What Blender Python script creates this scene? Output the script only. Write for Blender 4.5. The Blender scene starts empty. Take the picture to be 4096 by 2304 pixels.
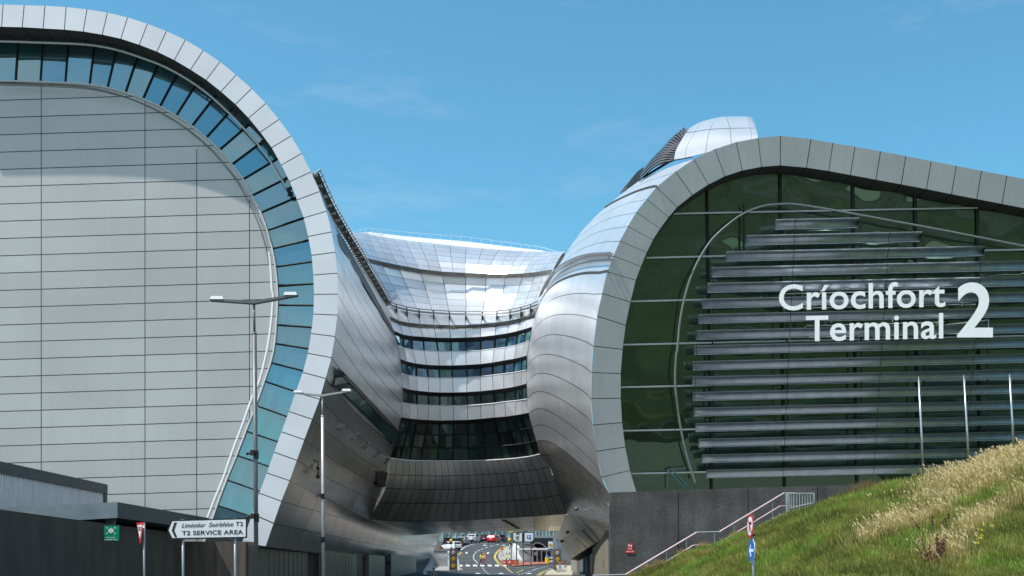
import bpy, bmesh, math, random
import numpy as np
from mathutils import Vector
random.seed(7); rng = np.random.default_rng(7)
C = bpy.context.scene
COL = C.collection
F = 4452.0; CX = 2048.0; HY = 2290.0; EYE = 1.7

# ------------------------------------------------------------------ survey helpers
def P(px, py, Y):
    return Vector(((px-CX)/F*Y, Y, EYE+(HY-py)/F*Y))
def lean_Y(py, off=0.0):              # leaning front plane of the right terminal
    k = 0.2
    return (76+off-k*EYE)/(1+k*(HY-py)/F)
def R(px, py, off=0.0):
    return P(px, py, lean_Y(py, off))
GY = [-4000, 75, 110, 140, 168, 182, 197, 222, 240, 275, 6000]
GZ = [0, 0, 1.15, 1.9, 2.9, 3.95, 5.3, 7.6, 8.4, 8.9, 8.9]
def g(Y): return float(np.interp(Y, GY, GZ))
def hit(px, py):
    sl = (HY-py)/F; Y = 20.0
    while Y < 500:
        if EYE+sl*Y <= g(Y): break
        Y += 0.25
    return ((px-CX)/F*Y, Y)
def Z4(x, y): return (1650+x/3.22, 2050+y/3.22)
def H4(x, y): return hit(*Z4(x, y))
def sA(x, y): return (1250+x/2.862, 850+y/2.862)
def sB(x, y): return (1250+x/2.862, 1300+y/2.862)
def sC(x, y): return (2000+x/2.414, 700+y/2.414)
def sE(x, y): return (2000+x/2.414, 1300+y/2.414)
def sD(x, y): return (900+x/1.61, 1700+y/1.61)
def sG(x, y): return (2400+x/3.623, 440+y/3.623)
def s1(x, y): return (x/1.2071, y/1.2071)
def s2(x, y): return (x/1.2036, 1100+y/1.2036)
def s5(x, y): return (2300+x/1.4343, 400+y/1.4343)
def s6(x, y): return (2300+x/1.4343, 1300+y/1.4343)
def sF(x, y): return (2300+x/2.862, 1850+y/2.862)
def sH(x, y): return (x/2.766, 1780+y/2.766)

# ------------------------------------------------------------------ materials
def new_mat(name):
    m = bpy.data.materials.new(name); m.use_nodes = True
    nt = m.node_tree; nt.nodes.clear()
    o = nt.nodes.new('ShaderNodeOutputMaterial')
    return m, nt, o
def N(nt, t, **kw):
    n = nt.nodes.new(t)
    for k, v in kw.items(): setattr(n, k, v)
    return n
def math_(nt, op, a, b=None, c=None):
    n = N(nt, 'ShaderNodeMath', operation=op)
    for i, v in enumerate((a, b, c)):
        if v is None: continue
        if isinstance(v, (int, float)): n.inputs[i].default_value = v
        else: nt.links.new(v, n.inputs[i])
    return n.outputs[0]
def mixc(nt, fac, a, b, mode='MIX'):
    n = N(nt, 'ShaderNodeMix', data_type='RGBA', blend_type=mode)
    for sock, v in ((n.inputs[0], fac), (n.inputs[6], a), (n.inputs[7], b)):
        if isinstance(v, (int, float)): sock.default_value = v
        elif isinstance(v, tuple): sock.default_value = (*v[:3], 1)
        else: nt.links.new(v, sock)
    return n.outputs[2]
def pbr(nt, col, rough=0.5, metal=0.0, spec=0.5):
    b = N(nt, 'ShaderNodeBsdfPrincipled')
    if isinstance(col, tuple): b.inputs['Base Color'].default_value = (*col[:3], 1)
    else: nt.links.new(col, b.inputs['Base Color'])
    for k, v in (('Roughness', rough), ('Metallic', metal), ('Specular IOR Level', spec)):
        if isinstance(v, (int, float)): b.inputs[k].default_value = v
        else: nt.links.new(v, b.inputs[k])
    return b
def noise(nt, vec, scale, detail=4, rough=0.55):
    n = N(nt, 'ShaderNodeTexNoise'); n.inputs['Scale'].default_value = scale
    n.inputs['Detail'].default_value = detail; n.inputs['Roughness'].default_value = rough
    if vec is not None: nt.links.new(vec, n.inputs['Vector'])
    return n.outputs[0]
def mapr(nt, v, a, b, c, d):
    n = N(nt, 'ShaderNodeMapRange'); nt.links.new(v, n.inputs[0])
    for i, x in enumerate((a, b, c, d)): n.inputs[i+1].default_value = x
    return n.outputs[0]

def plain(name, col, rough=0.5, metal=0.0, var=0.18, scale=3.0, spec=0.5, bump=0.0, stretch=(1, 1, 1)):
    """flat paint / concrete with weathering noise in object space"""
    m, nt, o = new_mat(name)
    tc = N(nt, 'ShaderNodeTexCoord'); mp = N(nt, 'ShaderNodeMapping'); mp.inputs['Scale'].default_value = stretch
    nt.links.new(tc.outputs['Object'], mp.inputs[0])
    n1 = noise(nt, mp.outputs[0], scale)
    f = mapr(nt, n1, 0.3, 0.7, 1-var, 1+var)
    c = mixc(nt, 1.0, col, f, 'MULTIPLY') if var > 0 else col
    b = pbr(nt, c, rough, metal, spec)
    if bump > 0:
        n2 = noise(nt, mp.outputs[0], scale*8, 5)
        bn = N(nt, 'ShaderNodeBump'); bn.inputs['Strength'].default_value = bump; bn.inputs['Distance'].default_value = 0.02
        nt.links.new(n2, bn.inputs['Height']); nt.links.new(bn.outputs[0], b.inputs['Normal'])
    nt.links.new(b.outputs[0], o.inputs[0])
    return m

def panel(name, col, rough, metal, wu=0.0, wv=0.03, tint=0.06, jit=0.0, line=(0.02, 0.02, 0.02), ustrength=1.0,
          brushed=0.0, usub=1, wave=0.0, streak=0.0):
    """metal cladding: joints where the panel (UV) coordinate passes a whole number"""
    m, nt, o = new_mat(name)
    uv = N(nt, 'ShaderNodeUVMap'); sp = N(nt, 'ShaderNodeSeparateXYZ'); nt.links.new(uv.outputs[0], sp.inputs[0])
    u = math_(nt, 'MULTIPLY', sp.outputs[0], float(usub)); v = sp.outputs[1]
    def edge(s, w):
        f = math_(nt, 'FRACT', math_(nt, 'ADD', s, 0.5))
        d = math_(nt, 'ABSOLUTE', math_(nt, 'SUBTRACT', f, 0.5))
        return math_(nt, 'LESS_THAN', d, w)
    cb = N(nt, 'ShaderNodeCombineXYZ')
    nt.links.new(math_(nt, 'FLOOR', u), cb.inputs[0]); nt.links.new(math_(nt, 'FLOOR', v), cb.inputs[1])
    wn = N(nt, 'ShaderNodeTexWhiteNoise', noise_dimensions='3D'); nt.links.new(cb.outputs[0], wn.inputs['Vector'])
    tc = N(nt, 'ShaderNodeTexCoord')
    c = mixc(nt, 1.0, col, mapr(nt, wn.outputs[0], 0, 1, 1-tint, 1+tint), 'MULTIPLY')
    n0 = noise(nt, tc.outputs['Object'], 0.35, 5)
    c = mixc(nt, 1.0, c, mapr(nt, n0, 0.3, 0.7, 0.93, 1.07), 'MULTIPLY')
    if streak > 0:
        mp = N(nt, 'ShaderNodeMapping'); mp.inputs['Scale'].default_value = (2.2, 2.2, 0.12)
        nt.links.new(tc.outputs['Object'], mp.inputs[0])
        ns = noise(nt, mp.outputs[0], 1.6, 6, 0.65)
        c = mixc(nt, 1.0, c, mapr(nt, ns, 0.35, 0.7, 1+streak*0.4, 1-streak), 'MULTIPLY')
    mask = edge(v, wv)
    if wu > 0:
        mask = math_(nt, 'MAXIMUM', mask, math_(nt, 'MULTIPLY', edge(u, wu), ustrength))
    c = mixc(nt, mask, c, line)
    b = pbr(nt, c, rough, metal)
    nt.links.new(math_(nt, 'MULTIPLY', math_(nt, 'SUBTRACT', 1.0, mask), metal), b.inputs['Metallic'])
    nrm = None
    if brushed > 0 or wave > 0:
        bn = N(nt, 'ShaderNodeBump'); bn.inputs['Strength'].default_value = max(brushed, wave); bn.inputs['Distance'].default_value = 0.03
        mp = N(nt, 'ShaderNodeMapping')
        mp.inputs['Scale'].default_value = (14, 14, 0.35) if brushed > 0 else (0.5, 0.5, 0.5)
        nt.links.new(tc.outputs['Object'], mp.inputs[0])
        nt.links.new(noise(nt, mp.outputs[0], 1.0, 3), bn.inputs['Height'])
        nrm = bn.outputs[0]
    if jit > 0:
        geo = N(nt, 'ShaderNodeNewGeometry')
        sub = N(nt, 'ShaderNodeVectorMath', operation='SUBTRACT'); nt.links.new(wn.outputs['Color'], sub.inputs[0]); sub.inputs[1].default_value = (.5, .5, .5)
        sc = N(nt, 'ShaderNodeVectorMath', operation='SCALE'); nt.links.new(sub.outputs[0], sc.inputs[0]); sc.inputs['Scale'].default_value = jit
        ad = N(nt, 'ShaderNodeVectorMath', operation='ADD'); nt.links.new(nrm or geo.outputs['Normal'], ad.inputs[0]); nt.links.new(sc.outputs[0], ad.inputs[1])
        nz = N(nt, 'ShaderNodeVectorMath', operation='NORMALIZE'); nt.links.new(ad.outputs[0], nz.inputs[0]); nrm = nz.outputs[0]
    if nrm is not None: nt.links.new(nrm, b.inputs['Normal'])
    nt.links.new(b.outputs[0], o.inputs[0])
    return m

def glass(name, base, gloss, fac, jit=0.0, wav=0.0, wscale=0.3, cells=None, alt=None, rough=0.02, blotch=0.0):
    """coated glazing: dark tinted body behind a mirror coat, a little different from pane to pane"""
    m, nt, o = new_mat(name)
    tc = N(nt, 'ShaderNodeTexCoord')
    uv = N(nt, 'ShaderNodeUVMap')
    fl = N(nt, 'ShaderNodeVectorMath', operation='FLOOR'); nt.links.new(uv.outputs[0], fl.inputs[0])
    wn = N(nt, 'ShaderNodeTexWhiteNoise', noise_dimensions='3D'); nt.links.new(fl.outputs[0], wn.inputs['Vector'])
    c = base
    if alt is not None:
        c = mixc(nt, mapr(nt, wn.outputs[0], 0.45, 0.75, 0, 1), base, alt)
    if blotch > 0:
        nb = noise(nt, tc.outputs['Object'], 0.22, 6, 0.6)
        c = mixc(nt, 1.0, c, mapr(nt, nb, 0.35, 0.65, 1-blotch, 1+blotch), 'MULTIPLY')
    d = pbr(nt, c, 0.35)
    gl = N(nt, 'ShaderNodeBsdfGlossy'); gl.inputs['Color'].default_value = (*gloss, 1); gl.inputs['Roughness'].default_value = rough
    geo = N(nt, 'ShaderNodeNewGeometry'); nrm = geo.outputs['Normal']
    if wav > 0:
        bn = N(nt, 'ShaderNodeBump'); bn.inputs['Strength'].default_value = 1.0; bn.inputs['Distance'].default_value = wav
        nt.links.new(noise(nt, tc.outputs['Object'], wscale, 2), bn.inputs['Height']); nrm = bn.outputs[0]
    if jit > 0:
        sub = N(nt, 'ShaderNodeVectorMath', operation='SUBTRACT'); nt.links.new(wn.outputs['Color'], sub.inputs[0]); sub.inputs[1].default_value = (.5, .5, .5)
        sc = N(nt, 'ShaderNodeVectorMath', operation='SCALE'); nt.links.new(sub.outputs[0], sc.inputs[0]); sc.inputs['Scale'].default_value = jit
        ad = N(nt, 'ShaderNodeVectorMath', operation='ADD'); nt.links.new(nrm, ad.inputs[0]); nt.links.new(sc.outputs[0], ad.inputs[1])
        nz = N(nt, 'ShaderNodeVectorMath', operation='NORMALIZE'); nt.links.new(ad.outputs[0], nz.inputs[0]); nrm = nz.outputs[0]
    nt.links.new(nrm, gl.inputs['Normal'])
    ms = N(nt, 'ShaderNodeMixShader'); ms.inputs[0].default_value = fac
    nt.links.new(d.outputs[0], ms.inputs[1]); nt.links.new(gl.outputs[0], ms.inputs[2])
    nt.links.new(ms.outputs[0], o.inputs[0])
    return m

M = {}
M['fascia_l'] = panel('fascia_paint_light', (0.76, 0.76, 0.80), 0.36, 0.2, wv=0.022, tint=0.03, jit=0.02)
M['fascia_r'] = panel('fascia_shaded_grey', (0.50, 0.515, 0.53), 0.42, 0.25, wv=0.016, tint=0.03, jit=0.01, streak=0.06)  # right rim greyer than the left, its shade partly put into the colour
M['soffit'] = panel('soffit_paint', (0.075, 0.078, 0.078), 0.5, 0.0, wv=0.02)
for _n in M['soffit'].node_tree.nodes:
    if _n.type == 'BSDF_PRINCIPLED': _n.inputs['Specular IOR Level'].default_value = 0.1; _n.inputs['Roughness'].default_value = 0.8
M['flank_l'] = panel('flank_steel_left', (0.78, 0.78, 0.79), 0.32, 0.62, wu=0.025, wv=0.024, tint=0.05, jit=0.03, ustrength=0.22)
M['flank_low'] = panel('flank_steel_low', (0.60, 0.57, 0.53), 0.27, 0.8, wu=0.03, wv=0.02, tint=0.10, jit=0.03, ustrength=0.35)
M['flank_r'] = panel('flank_steel_right', (0.80, 0.80, 0.81), 0.32, 0.62, wu=0.02, wv=0.02, tint=0.04, jit=0.02, ustrength=0.18, line=(0.03, 0.03, 0.035))
M['roof'] = panel('link_roof_panels', (0.74, 0.755, 0.79), 0.36, 0.68, wu=0.018, wv=0.024, tint=0.08, jit=0.03, line=(0.12, 0.12, 0.13))
M['spandrel'] = panel('link_spandrel_panels', (0.76, 0.77, 0.80), 0.33, 0.5, wu=0.02, wv=0.0, tint=0.10, jit=0.05, line=(0.03, 0.03, 0.03))
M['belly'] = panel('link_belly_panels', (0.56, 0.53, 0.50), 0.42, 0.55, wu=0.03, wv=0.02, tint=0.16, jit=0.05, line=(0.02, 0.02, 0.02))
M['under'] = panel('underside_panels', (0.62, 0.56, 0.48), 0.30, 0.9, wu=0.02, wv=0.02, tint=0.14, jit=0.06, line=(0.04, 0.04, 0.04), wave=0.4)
M['dome'] = panel('roof_dome_panels', (0.80, 0.81, 0.84), 0.28, 0.6, wu=0.012, wv=0.018, tint=0.03, jit=0.03, line=(0.12, 0.12, 0.14))
M['glass_l'] = glass('glazing_teal', (0.015, 0.10, 0.12), (0.42, 0.62, 0.68), 0.45, jit=0.09, wav=0.02, wscale=0.25, alt=(0.05, 0.12, 0.17), blotch=0.3)
M['glass_r'] = glass('glazing_green', (0.005, 0.020, 0.008), (0.22, 0.36, 0.25), 0.29, jit=0.018, wav=0.35, wscale=0.16, blotch=0.6)
M['glass_w'] = glass('glazing_blue', (0.008, 0.06, 0.15), (0.40, 0.58, 0.75), 0.28, jit=0.12, wav=0.01, alt=(0.06, 0.22, 0.22))
M['glass_d'] = glass('glazing_dark', (0.004, 0.010, 0.009), (0.5, 0.62, 0.60), 0.10, jit=0.25, wav=0.01, alt=(0.025, 0.07, 0.065))
M['white_trim'] = plain('white_trim', (0.75, 0.77, 0.80), 0.35, 0.1, var=0.05)
M['sign_white'] = plain('sign_white', (0.80, 0.82, 0.84), 0.4, var=0.03)
M['letter'] = plain('letter_white', (0.92, 0.94, 0.96), 0.45, var=0.03)
M['dark'] = plain('dark_metal', (0.022, 0.022, 0.023), 0.5, 0.2, var=0.3)
M['black'] = plain('black_paint', (0.012, 0.012, 0.013), 0.5, var=0.2)
M['gutter'] = plain('gutter_bronze', (0.075, 0.068, 0.06), 0.55, 0.3, var=0.35, scale=2)
M['steel'] = plain('galvanised_steel', (0.34, 0.35, 0.36), 0.42, 0.7, var=0.15)
M['pole'] = plain('lamp_grey', (0.15, 0.15, 0.155), 0.45, 0.4, var=0.12)
M['pole2'] = plain('lamp_pale_grey', (0.42, 0.42, 0.43), 0.45, 0.4, var=0.1)
M['rail'] = plain('rail_steel', (0.55, 0.56, 0.57), 0.3, 0.8, var=0.1)
M['pink'] = plain('rail_pink', (0.50, 0.37, 0.40), 0.4, 0.2, var=0.1)
M['lrail'] = plain('curved_rail', (0.26, 0.28, 0.28), 0.6, 0.2, var=0.1)
M['darkwall'] = plain('dark_render_wall', (0.066, 0.056, 0.046), 0.8, var=0.25, scale=1.2, bump=0.2, stretch=(1, 1, 0.3))
M['basewall'] = plain('bronze_base_wall', (0.14, 0.12, 0.10), 0.45, 0.3, var=0.3, scale=1.5, stretch=(2, 2, 0.15))
M['rbase'] = plain('beige_base_wall', (0.30, 0.27, 0.22), 0.6, 0.1, var=0.2, scale=1.2, stretch=(2, 2, 0.3))
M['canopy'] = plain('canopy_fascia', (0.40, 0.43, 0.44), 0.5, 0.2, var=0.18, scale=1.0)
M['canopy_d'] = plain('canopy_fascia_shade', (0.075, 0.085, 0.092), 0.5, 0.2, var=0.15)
M['red'] = plain('sign_red', (0.55, 0.03, 0.03), 0.45, var=0.06)
M['blue'] = plain('sign_blue', (0.02, 0.14, 0.50), 0.45, var=0.06)
M['green'] = plain('sign_green', (0.0, 0.24, 0.13), 0.3, var=0.06)
M['orange'] = plain('orange_sheet', (0.85, 0.24, 0.02), 0.5, var=0.1)
M['brown'] = plain('sign_brown', (0.22, 0.07, 0.04), 0.5, var=0.1)
M['yellow'] = plain('hi_vis_yellow', (0.72, 0.85, 0.05), 0.6, var=0.1)
M['amber'] = plain('amber_globe', (0.85, 0.48, 0.04), 0.4, var=0.05)
M['binyellow'] = plain('bin_yellow', (0.80, 0.55, 0.02), 0.4, var=0.05)
M['white_line'] = plain('road_paint', (0.72, 0.72, 0.70), 0.6, var=0.15, scale=2)
M['yellow_line'] = plain('yellow_road_paint', (0.62, 0.46, 0.10), 0.6, var=0.15)
M['paving'] = plain('concrete_paving', (0.33, 0.32, 0.31), 0.8, var=0.15, scale=0.6)
M['kerb'] = plain('kerb_stone', (0.42, 0.41, 0.38), 0.8, var=0.15)
M['brick'] = plain('red_brick_paving', (0.34, 0.12, 0.08), 0.8, var=0.3, scale=2)
M['sandpave'] = plain('beige_paving', (0.45, 0.40, 0.30), 0.8, var=0.15)
M['whitewall'] = plain('white_parapet', (0.78, 0.78, 0.76), 0.7, var=0.05)
M['greywall'] = plain('blue_grey_wall', (0.24, 0.28, 0.31), 0.7, var=0.12)
M['tyre'] = plain('tyre_rubber', (0.015, 0.015, 0.015), 0.8, var=0.2)
M['rim'] = plain('alloy_rim', (0.45, 0.45, 0.46), 0.3, 0.8, var=0.1)
M['lamp_red'] = plain('tail_light', (0.45, 0.01, 0.01), 0.2, var=0.05)
M['lamp_clear'] = plain('lamp_lens', (0.75, 0.76, 0.78), 0.15, var=0.05)
M['car_glass'] = plain('car_glass', (0.012, 0.016, 0.018), 0.25, var=0.05, spec=0.15)
M['skin'] = plain('skin', (0.42, 0.24, 0.17), 0.6, var=0.05)
M['hair'] = plain('hair', (0.03, 0.02, 0.015), 0.7, var=0.1)
M['step'] = plain('step_concrete', (0.22, 0.22, 0.21), 0.8, var=0.15)
M['slat_dark'] = plain('vent_dark', (0.02, 0.02, 0.022), 0.6, var=0.2)

# aggregate retaining wall
def agg():
    m, nt, o = new_mat('exposed_aggregate')
    tc = N(nt, 'ShaderNodeTexCoord')
    n1 = noise(nt, tc.outputs['Object'], 0.8, 5); n2 = noise(nt, tc.outputs['Object'], 14, 3, 0.8)
    c = mixc(nt, mapr(nt, n2, 0.42, 0.72, 0, 1), (0.055, 0.055, 0.056), (0.135, 0.135, 0.135))
    c = mixc(nt, 1.0, c, mapr(nt, n1, 0.3, 0.7, 0.6, 1.4), 'MULTIPLY')
    sp = N(nt, 'ShaderNodeSeparateXYZ'); nt.links.new(tc.outputs['Object'], sp.inputs[0])
    mp = N(nt, 'ShaderNodeMapping'); mp.inputs['Scale'].default_value = (1.5, 1.5, 0.1); nt.links.new(tc.outputs['Object'], mp.inputs[0])
    st = noise(nt, mp.outputs[0], 1.5, 5)
    c = mixc(nt, 1.0, c, mapr(nt, st, 0.35, 0.7, 1.1, 0.75), 'MULTIPLY')
    b = pbr(nt, c, 0.85)
    bn = N(nt, 'ShaderNodeBump'); bn.inputs['Strength'].default_value = 0.5; bn.inputs['Distance'].default_value = 0.02
    nt.links.new(n2, bn.inputs['Height']); nt.links.new(bn.outputs[0], b.inputs['Normal'])
    nt.links.new(b.outputs[0], o.inputs[0]); return m
M['agg'] = agg()

def cladding_mat():
    """left gable: long pale panels, joints laid out in metres on the wall"""
    m, nt, o = new_mat('gable_cladding')
    Y = 64.0
    tc = N(nt, 'ShaderNodeTexCoord'); sp = N(nt, 'ShaderNodeSeparateXYZ'); nt.links.new(tc.outputs['Object'], sp.inputs[0])
    x, z = sp.outputs[0], sp.outputs[2]
    step = 69.15/F*Y; z0 = EYE+(HY-1162)/F*Y; x0 = (0-CX)/F*Y; sl = 0.0315
    v = math_(nt, 'DIVIDE', math_(nt, 'SUBTRACT', math_(nt, 'SUBTRACT', z, z0), math_(nt, 'MULTIPLY', math_(nt, 'SUBTRACT', x, x0), sl)), step)
    f = math_(nt, 'ABSOLUTE', math_(nt, 'SUBTRACT', math_(nt, 'FRACT', math_(nt, 'ADD', v, 0.5)), 0.5))
    mask = math_(nt, 'LESS_THAN', f, 0.026)
    cols = [(-700, None), (-250, None), (165, None), (580, None), (787, 597), (998, 793)]
    cell = None
    for px, top in cols:
        xi = (px-CX)/F*Y
        l = math_(nt, 'LESS_THAN', math_(nt, 'ABSOLUTE', math_(nt, 'SUBTRACT', x, xi)), 0.024)
        if top: l = math_(nt, 'MULTIPLY', l, math_(nt, 'LESS_THAN', z, EYE+(HY-top)/F*Y))
        mask = math_(nt, 'MAXIMUM', mask, l)
        gt = math_(nt, 'GREATER_THAN', x, xi)
        cell = gt if cell is None else math_(nt, 'ADD', cell, gt)
    cb = N(nt, 'ShaderNodeCombineXYZ'); nt.links.new(cell, cb.inputs[0]); nt.links.new(math_(nt, 'FLOOR', v), cb.inputs[1])
    wn = N(nt, 'ShaderNodeTexWhiteNoise'); nt.links.new(cb.outputs[0], wn.inputs['Vector'])
    c = mixc(nt, 1.0, (0.515, 0.515, 0.515), mapr(nt, wn.outputs[0], 0, 1, 0.95, 1.05), 'MULTIPLY')
    c = mixc(nt, 1.0, c, mapr(nt, noise(nt, tc.outputs['Object'], 0.15, 5), 0.3, 0.7, 0.92, 1.08), 'MULTIPLY')
    mpz = N(nt, 'ShaderNodeMapping'); mpz.inputs['Scale'].default_value = (2.5, 1, 0.12); nt.links.new(tc.outputs['Object'], mpz.inputs[0])
    c = mixc(nt, 1.0, c, mapr(nt, noise(nt, mpz.outputs[0], 1.2, 6, 0.65), 0.35, 0.7, 1.01, 0.97), 'MULTIPLY')
    c = mixc(nt, mask, c, (0.03, 0.03, 0.032))
    b = pbr(nt, c, 0.45, 0.25)
    nt.links.new(b.outputs[0], o.inputs[0]); return m
M['clad'] = cladding_mat()

def asphalt():
    m, nt, o = new_mat('asphalt')
    tc = N(nt, 'ShaderNodeTexCoord')
    c = mixc(nt, mapr(nt, noise(nt, tc.outputs['Object'], 0.25, 5), 0.3, 0.7, 0, 1), (0.036, 0.038, 0.041), (0.085, 0.086, 0.088))
    c = mixc(nt, 1.0, c, mapr(nt, noise(nt, tc.outputs['Object'], 20, 2), 0.3, 0.7, 0.8, 1.2), 'MULTIPLY')
    b = pbr(nt, c, 0.85); nt.links.new(b.outputs[0], o.inputs[0]); return m
M['asphalt'] = asphalt()
def turf(name, a, b_, c_, sc):
    m, nt, o = new_mat(name)
    tc = N(nt, 'ShaderNodeTexCoord')
    c = mixc(nt, mapr(nt, noise(nt, tc.outputs['Object'], sc, 6, 0.6), 0.35, 0.65, 0, 1), a, b_)
    c = mixc(nt, mapr(nt, noise(nt, tc.outputs['Object'], sc*0.37, 5, 0.6), 0.52, 0.68, 0, 1), c, c_)
    b = pbr(nt, c, 0.9); nt.links.new(b.outputs[0], o.inputs[0]); return m
M['ground'] = turf('field_grass', (0.012, 0.03, 0.008), (0.07, 0.10, 0.025), (0.13, 0.14, 0.05), 0.035)
M['soil'] = turf('bank_turf', (0.03, 0.045, 0.012), (0.10, 0.12, 0.03), (0.22, 0.17, 0.07), 0.6)
def attr_mat(name, trans=0.3):
    m, nt, o = new_mat(name)
    a = N(nt, 'ShaderNodeAttribute'); a.attribute_name = 'Col'
    d = N(nt, 'ShaderNodeBsdfDiffuse'); t = N(nt, 'ShaderNodeBsdfTranslucent')
    nt.links.new(a.outputs['Color'], d.inputs[0]); nt.links.new(a.outputs['Color'], t.inputs[0])
    ms = N(nt, 'ShaderNodeMixShader'); ms.inputs[0].default_value = trans
    nt.links.new(d.outputs[0], ms.inputs[1]); nt.links.new(t.outputs[0], ms.inputs[2]); nt.links.new(ms.outputs[0], o.inputs[0]); return m
M['blade'] = attr_mat('grass_blades')

# ------------------------------------------------------------------ objects
def thing(name, label, cat, loc=(0, 0, 0), rz=0.0, group=None):
    o = bpy.data.objects.new(name, None); COL.objects.link(o)
    o.location = loc; o.rotation_euler = (0, 0, rz); o.empty_display_size = 0.5
    return tag(o, label, cat, group)
def tag(o, label=None, cat=None, group=None, kind=None):
    if label: o['label'] = label
    if cat: o['category'] = cat
    if group: o['group'] = group
    if kind: o['kind'] = kind
    return o
def mesh(name, v, f, m, parent=None, uv=None, smooth=False, mats=None, mi=None):
    me = bpy.data.meshes.new(name)
    me.from_pydata([tuple(p) for p in v], [], f)
    if uv is not None:
        l = me.uv_layers.new(name='UVMap')
        for poly in me.polygons:
            for li in poly.loop_indices:
                l.data[li].uv = uv[me.loops[li].vertex_index] if not isinstance(uv, dict) else uv[li]
    for mm in (mats or [m]): me.materials.append(mm)
    if mi is not None: me.polygons.foreach_set('material_index', mi)
    if smooth: me.polygons.foreach_set('use_smooth', [True]*len(me.polygons))
    me.update()
    o = bpy.data.objects.new(name, me); COL.objects.link(o)
    if parent: o.parent = parent
    return o
class MB:
    def __init__(s): s.v = []; s.f = []; s.cuts = []
    def cut(s): s.cuts.append((len(s.v), len(s.f))); return s
    def box(s, cx, cy, cz, sx, sy, sz, rz=0.0, taper=1.0):
        b = len(s.v)
        for dz in (-.5, .5):
            t = taper if dz > 0 else 1
            for dx, dy in ((-.5, -.5), (.5, -.5), (.5, .5), (-.5, .5)):
                x, y = dx*sx*t, dy*sy*t
                s.v.append((cx+x*math.cos(rz)-y*math.sin(rz), cy+x*math.sin(rz)+y*math.cos(rz), cz+dz*sz))
        for q in ((0, 3, 2, 1), (4, 5, 6, 7), (0, 1, 5, 4), (1, 2, 6, 5), (2, 3, 7, 6), (3, 0, 4, 7)): s.f.append([b+i for i in q])
        return s
    def tube(s, pts, r, n=8, cap=True, r2=None):
        pts = [Vector(p) for p in pts]; b = len(s.v); m = len(pts)
        for i, p in enumerate(pts):
            d = (pts[min(i+1, m-1)]-pts[max(i-1, 0)]).normalized()
            up = Vector((0, 0, 1)) if abs(d.z) < 0.9 else Vector((0, 1, 0))
            a = d.cross(up).normalized(); c = d.cross(a)
            rr = r if r2 is None else r+(r2-r)*i/(m-1)
            for k in range(n):
                t = 2*math.pi*k/n; s.v.append(tuple(p+a*math.cos(t)*rr+c*math.sin(t)*rr))
        for i in range(m-1):
            for k in range(n): s.f.append([b+i*n+k, b+i*n+(k+1) % n, b+(i+1)*n+(k+1) % n, b+(i+1)*n+k])
        if cap: s.f.append([b+k for k in range(n)][::-1]); s.f.append([b+(m-1)*n+k for k in range(n)])
        return s
    def prism(s, pts, y0, y1):          # outline in XZ, between two y
        b = len(s.v); n = len(pts)
        for y in (y0, y1):
            for x, z in pts: s.v.append((x, y, z))
        s.f.append(list(range(b, b+n))); s.f.append(list(range(b+2*n-1, b+n-1, -1)))
        for k in range(n): s.f.append([b+k, b+n+k, b+n+(k+1) % n, b+(k+1) % n])
        return s
    def quad(s, a, b_, c, d):
        b = len(s.v); s.v += [tuple(a), tuple(b_), tuple(c), tuple(d)]; s.f.append([b, b+1, b+2, b+3]); return s
    def ball(s, cx, cy, cz, rx, ry=None, rz=None, n=12, m=8):
        ry = ry or rx; rz = rz or rx; b = len(s.v)
        for i in range(1, m):
            t = math.pi*i/m
            for k in range(n):
                a = 2*math.pi*k/n; s.v.append((cx+rx*math.sin(t)*math.cos(a), cy+ry*math.sin(t)*math.sin(a), cz+rz*math.cos(t)))
        top = len(s.v); s.v.append((cx, cy, cz+rz)); s.v.append((cx, cy, cz-rz))
        for i in range(m-2):
            for k in range(n): s.f.append([b+i*n+k, b+(i+1)*n+k, b+(i+1)*n+(k+1) % n, b+i*n+(k+1) % n])
        for k in range(n):
            s.f.append([top, b+k, b+(k+1) % n]); s.f.append([top+1, b+(m-2)*n+(k+1) % n, b+(m-2)*n+k])
        return s
    def build(s, name, m, parent=None, smooth=False): return mesh(name, s.v, s.f, m, parent, smooth=smooth)
    def build_each(s, name, m, parent=None, smooth=False):
        v0 = f0 = 0; out = []
        for v1, f1 in s.cuts:
            if v1 > v0: out.append(mesh(name, s.v[v0:v1], [[i-v0 for i in q] for q in s.f[f0:f1]], m, parent, smooth=smooth))
            v0, f0 = v1, f1
        return out
def circ(cx, cz, r, n=28, a0=0, a1=2*math.pi): return [(cx+r*math.cos(a0+(a1-a0)*i/n), cz+r*math.sin(a0+(a1-a0)*i/n)) for i in range(n)]

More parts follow.
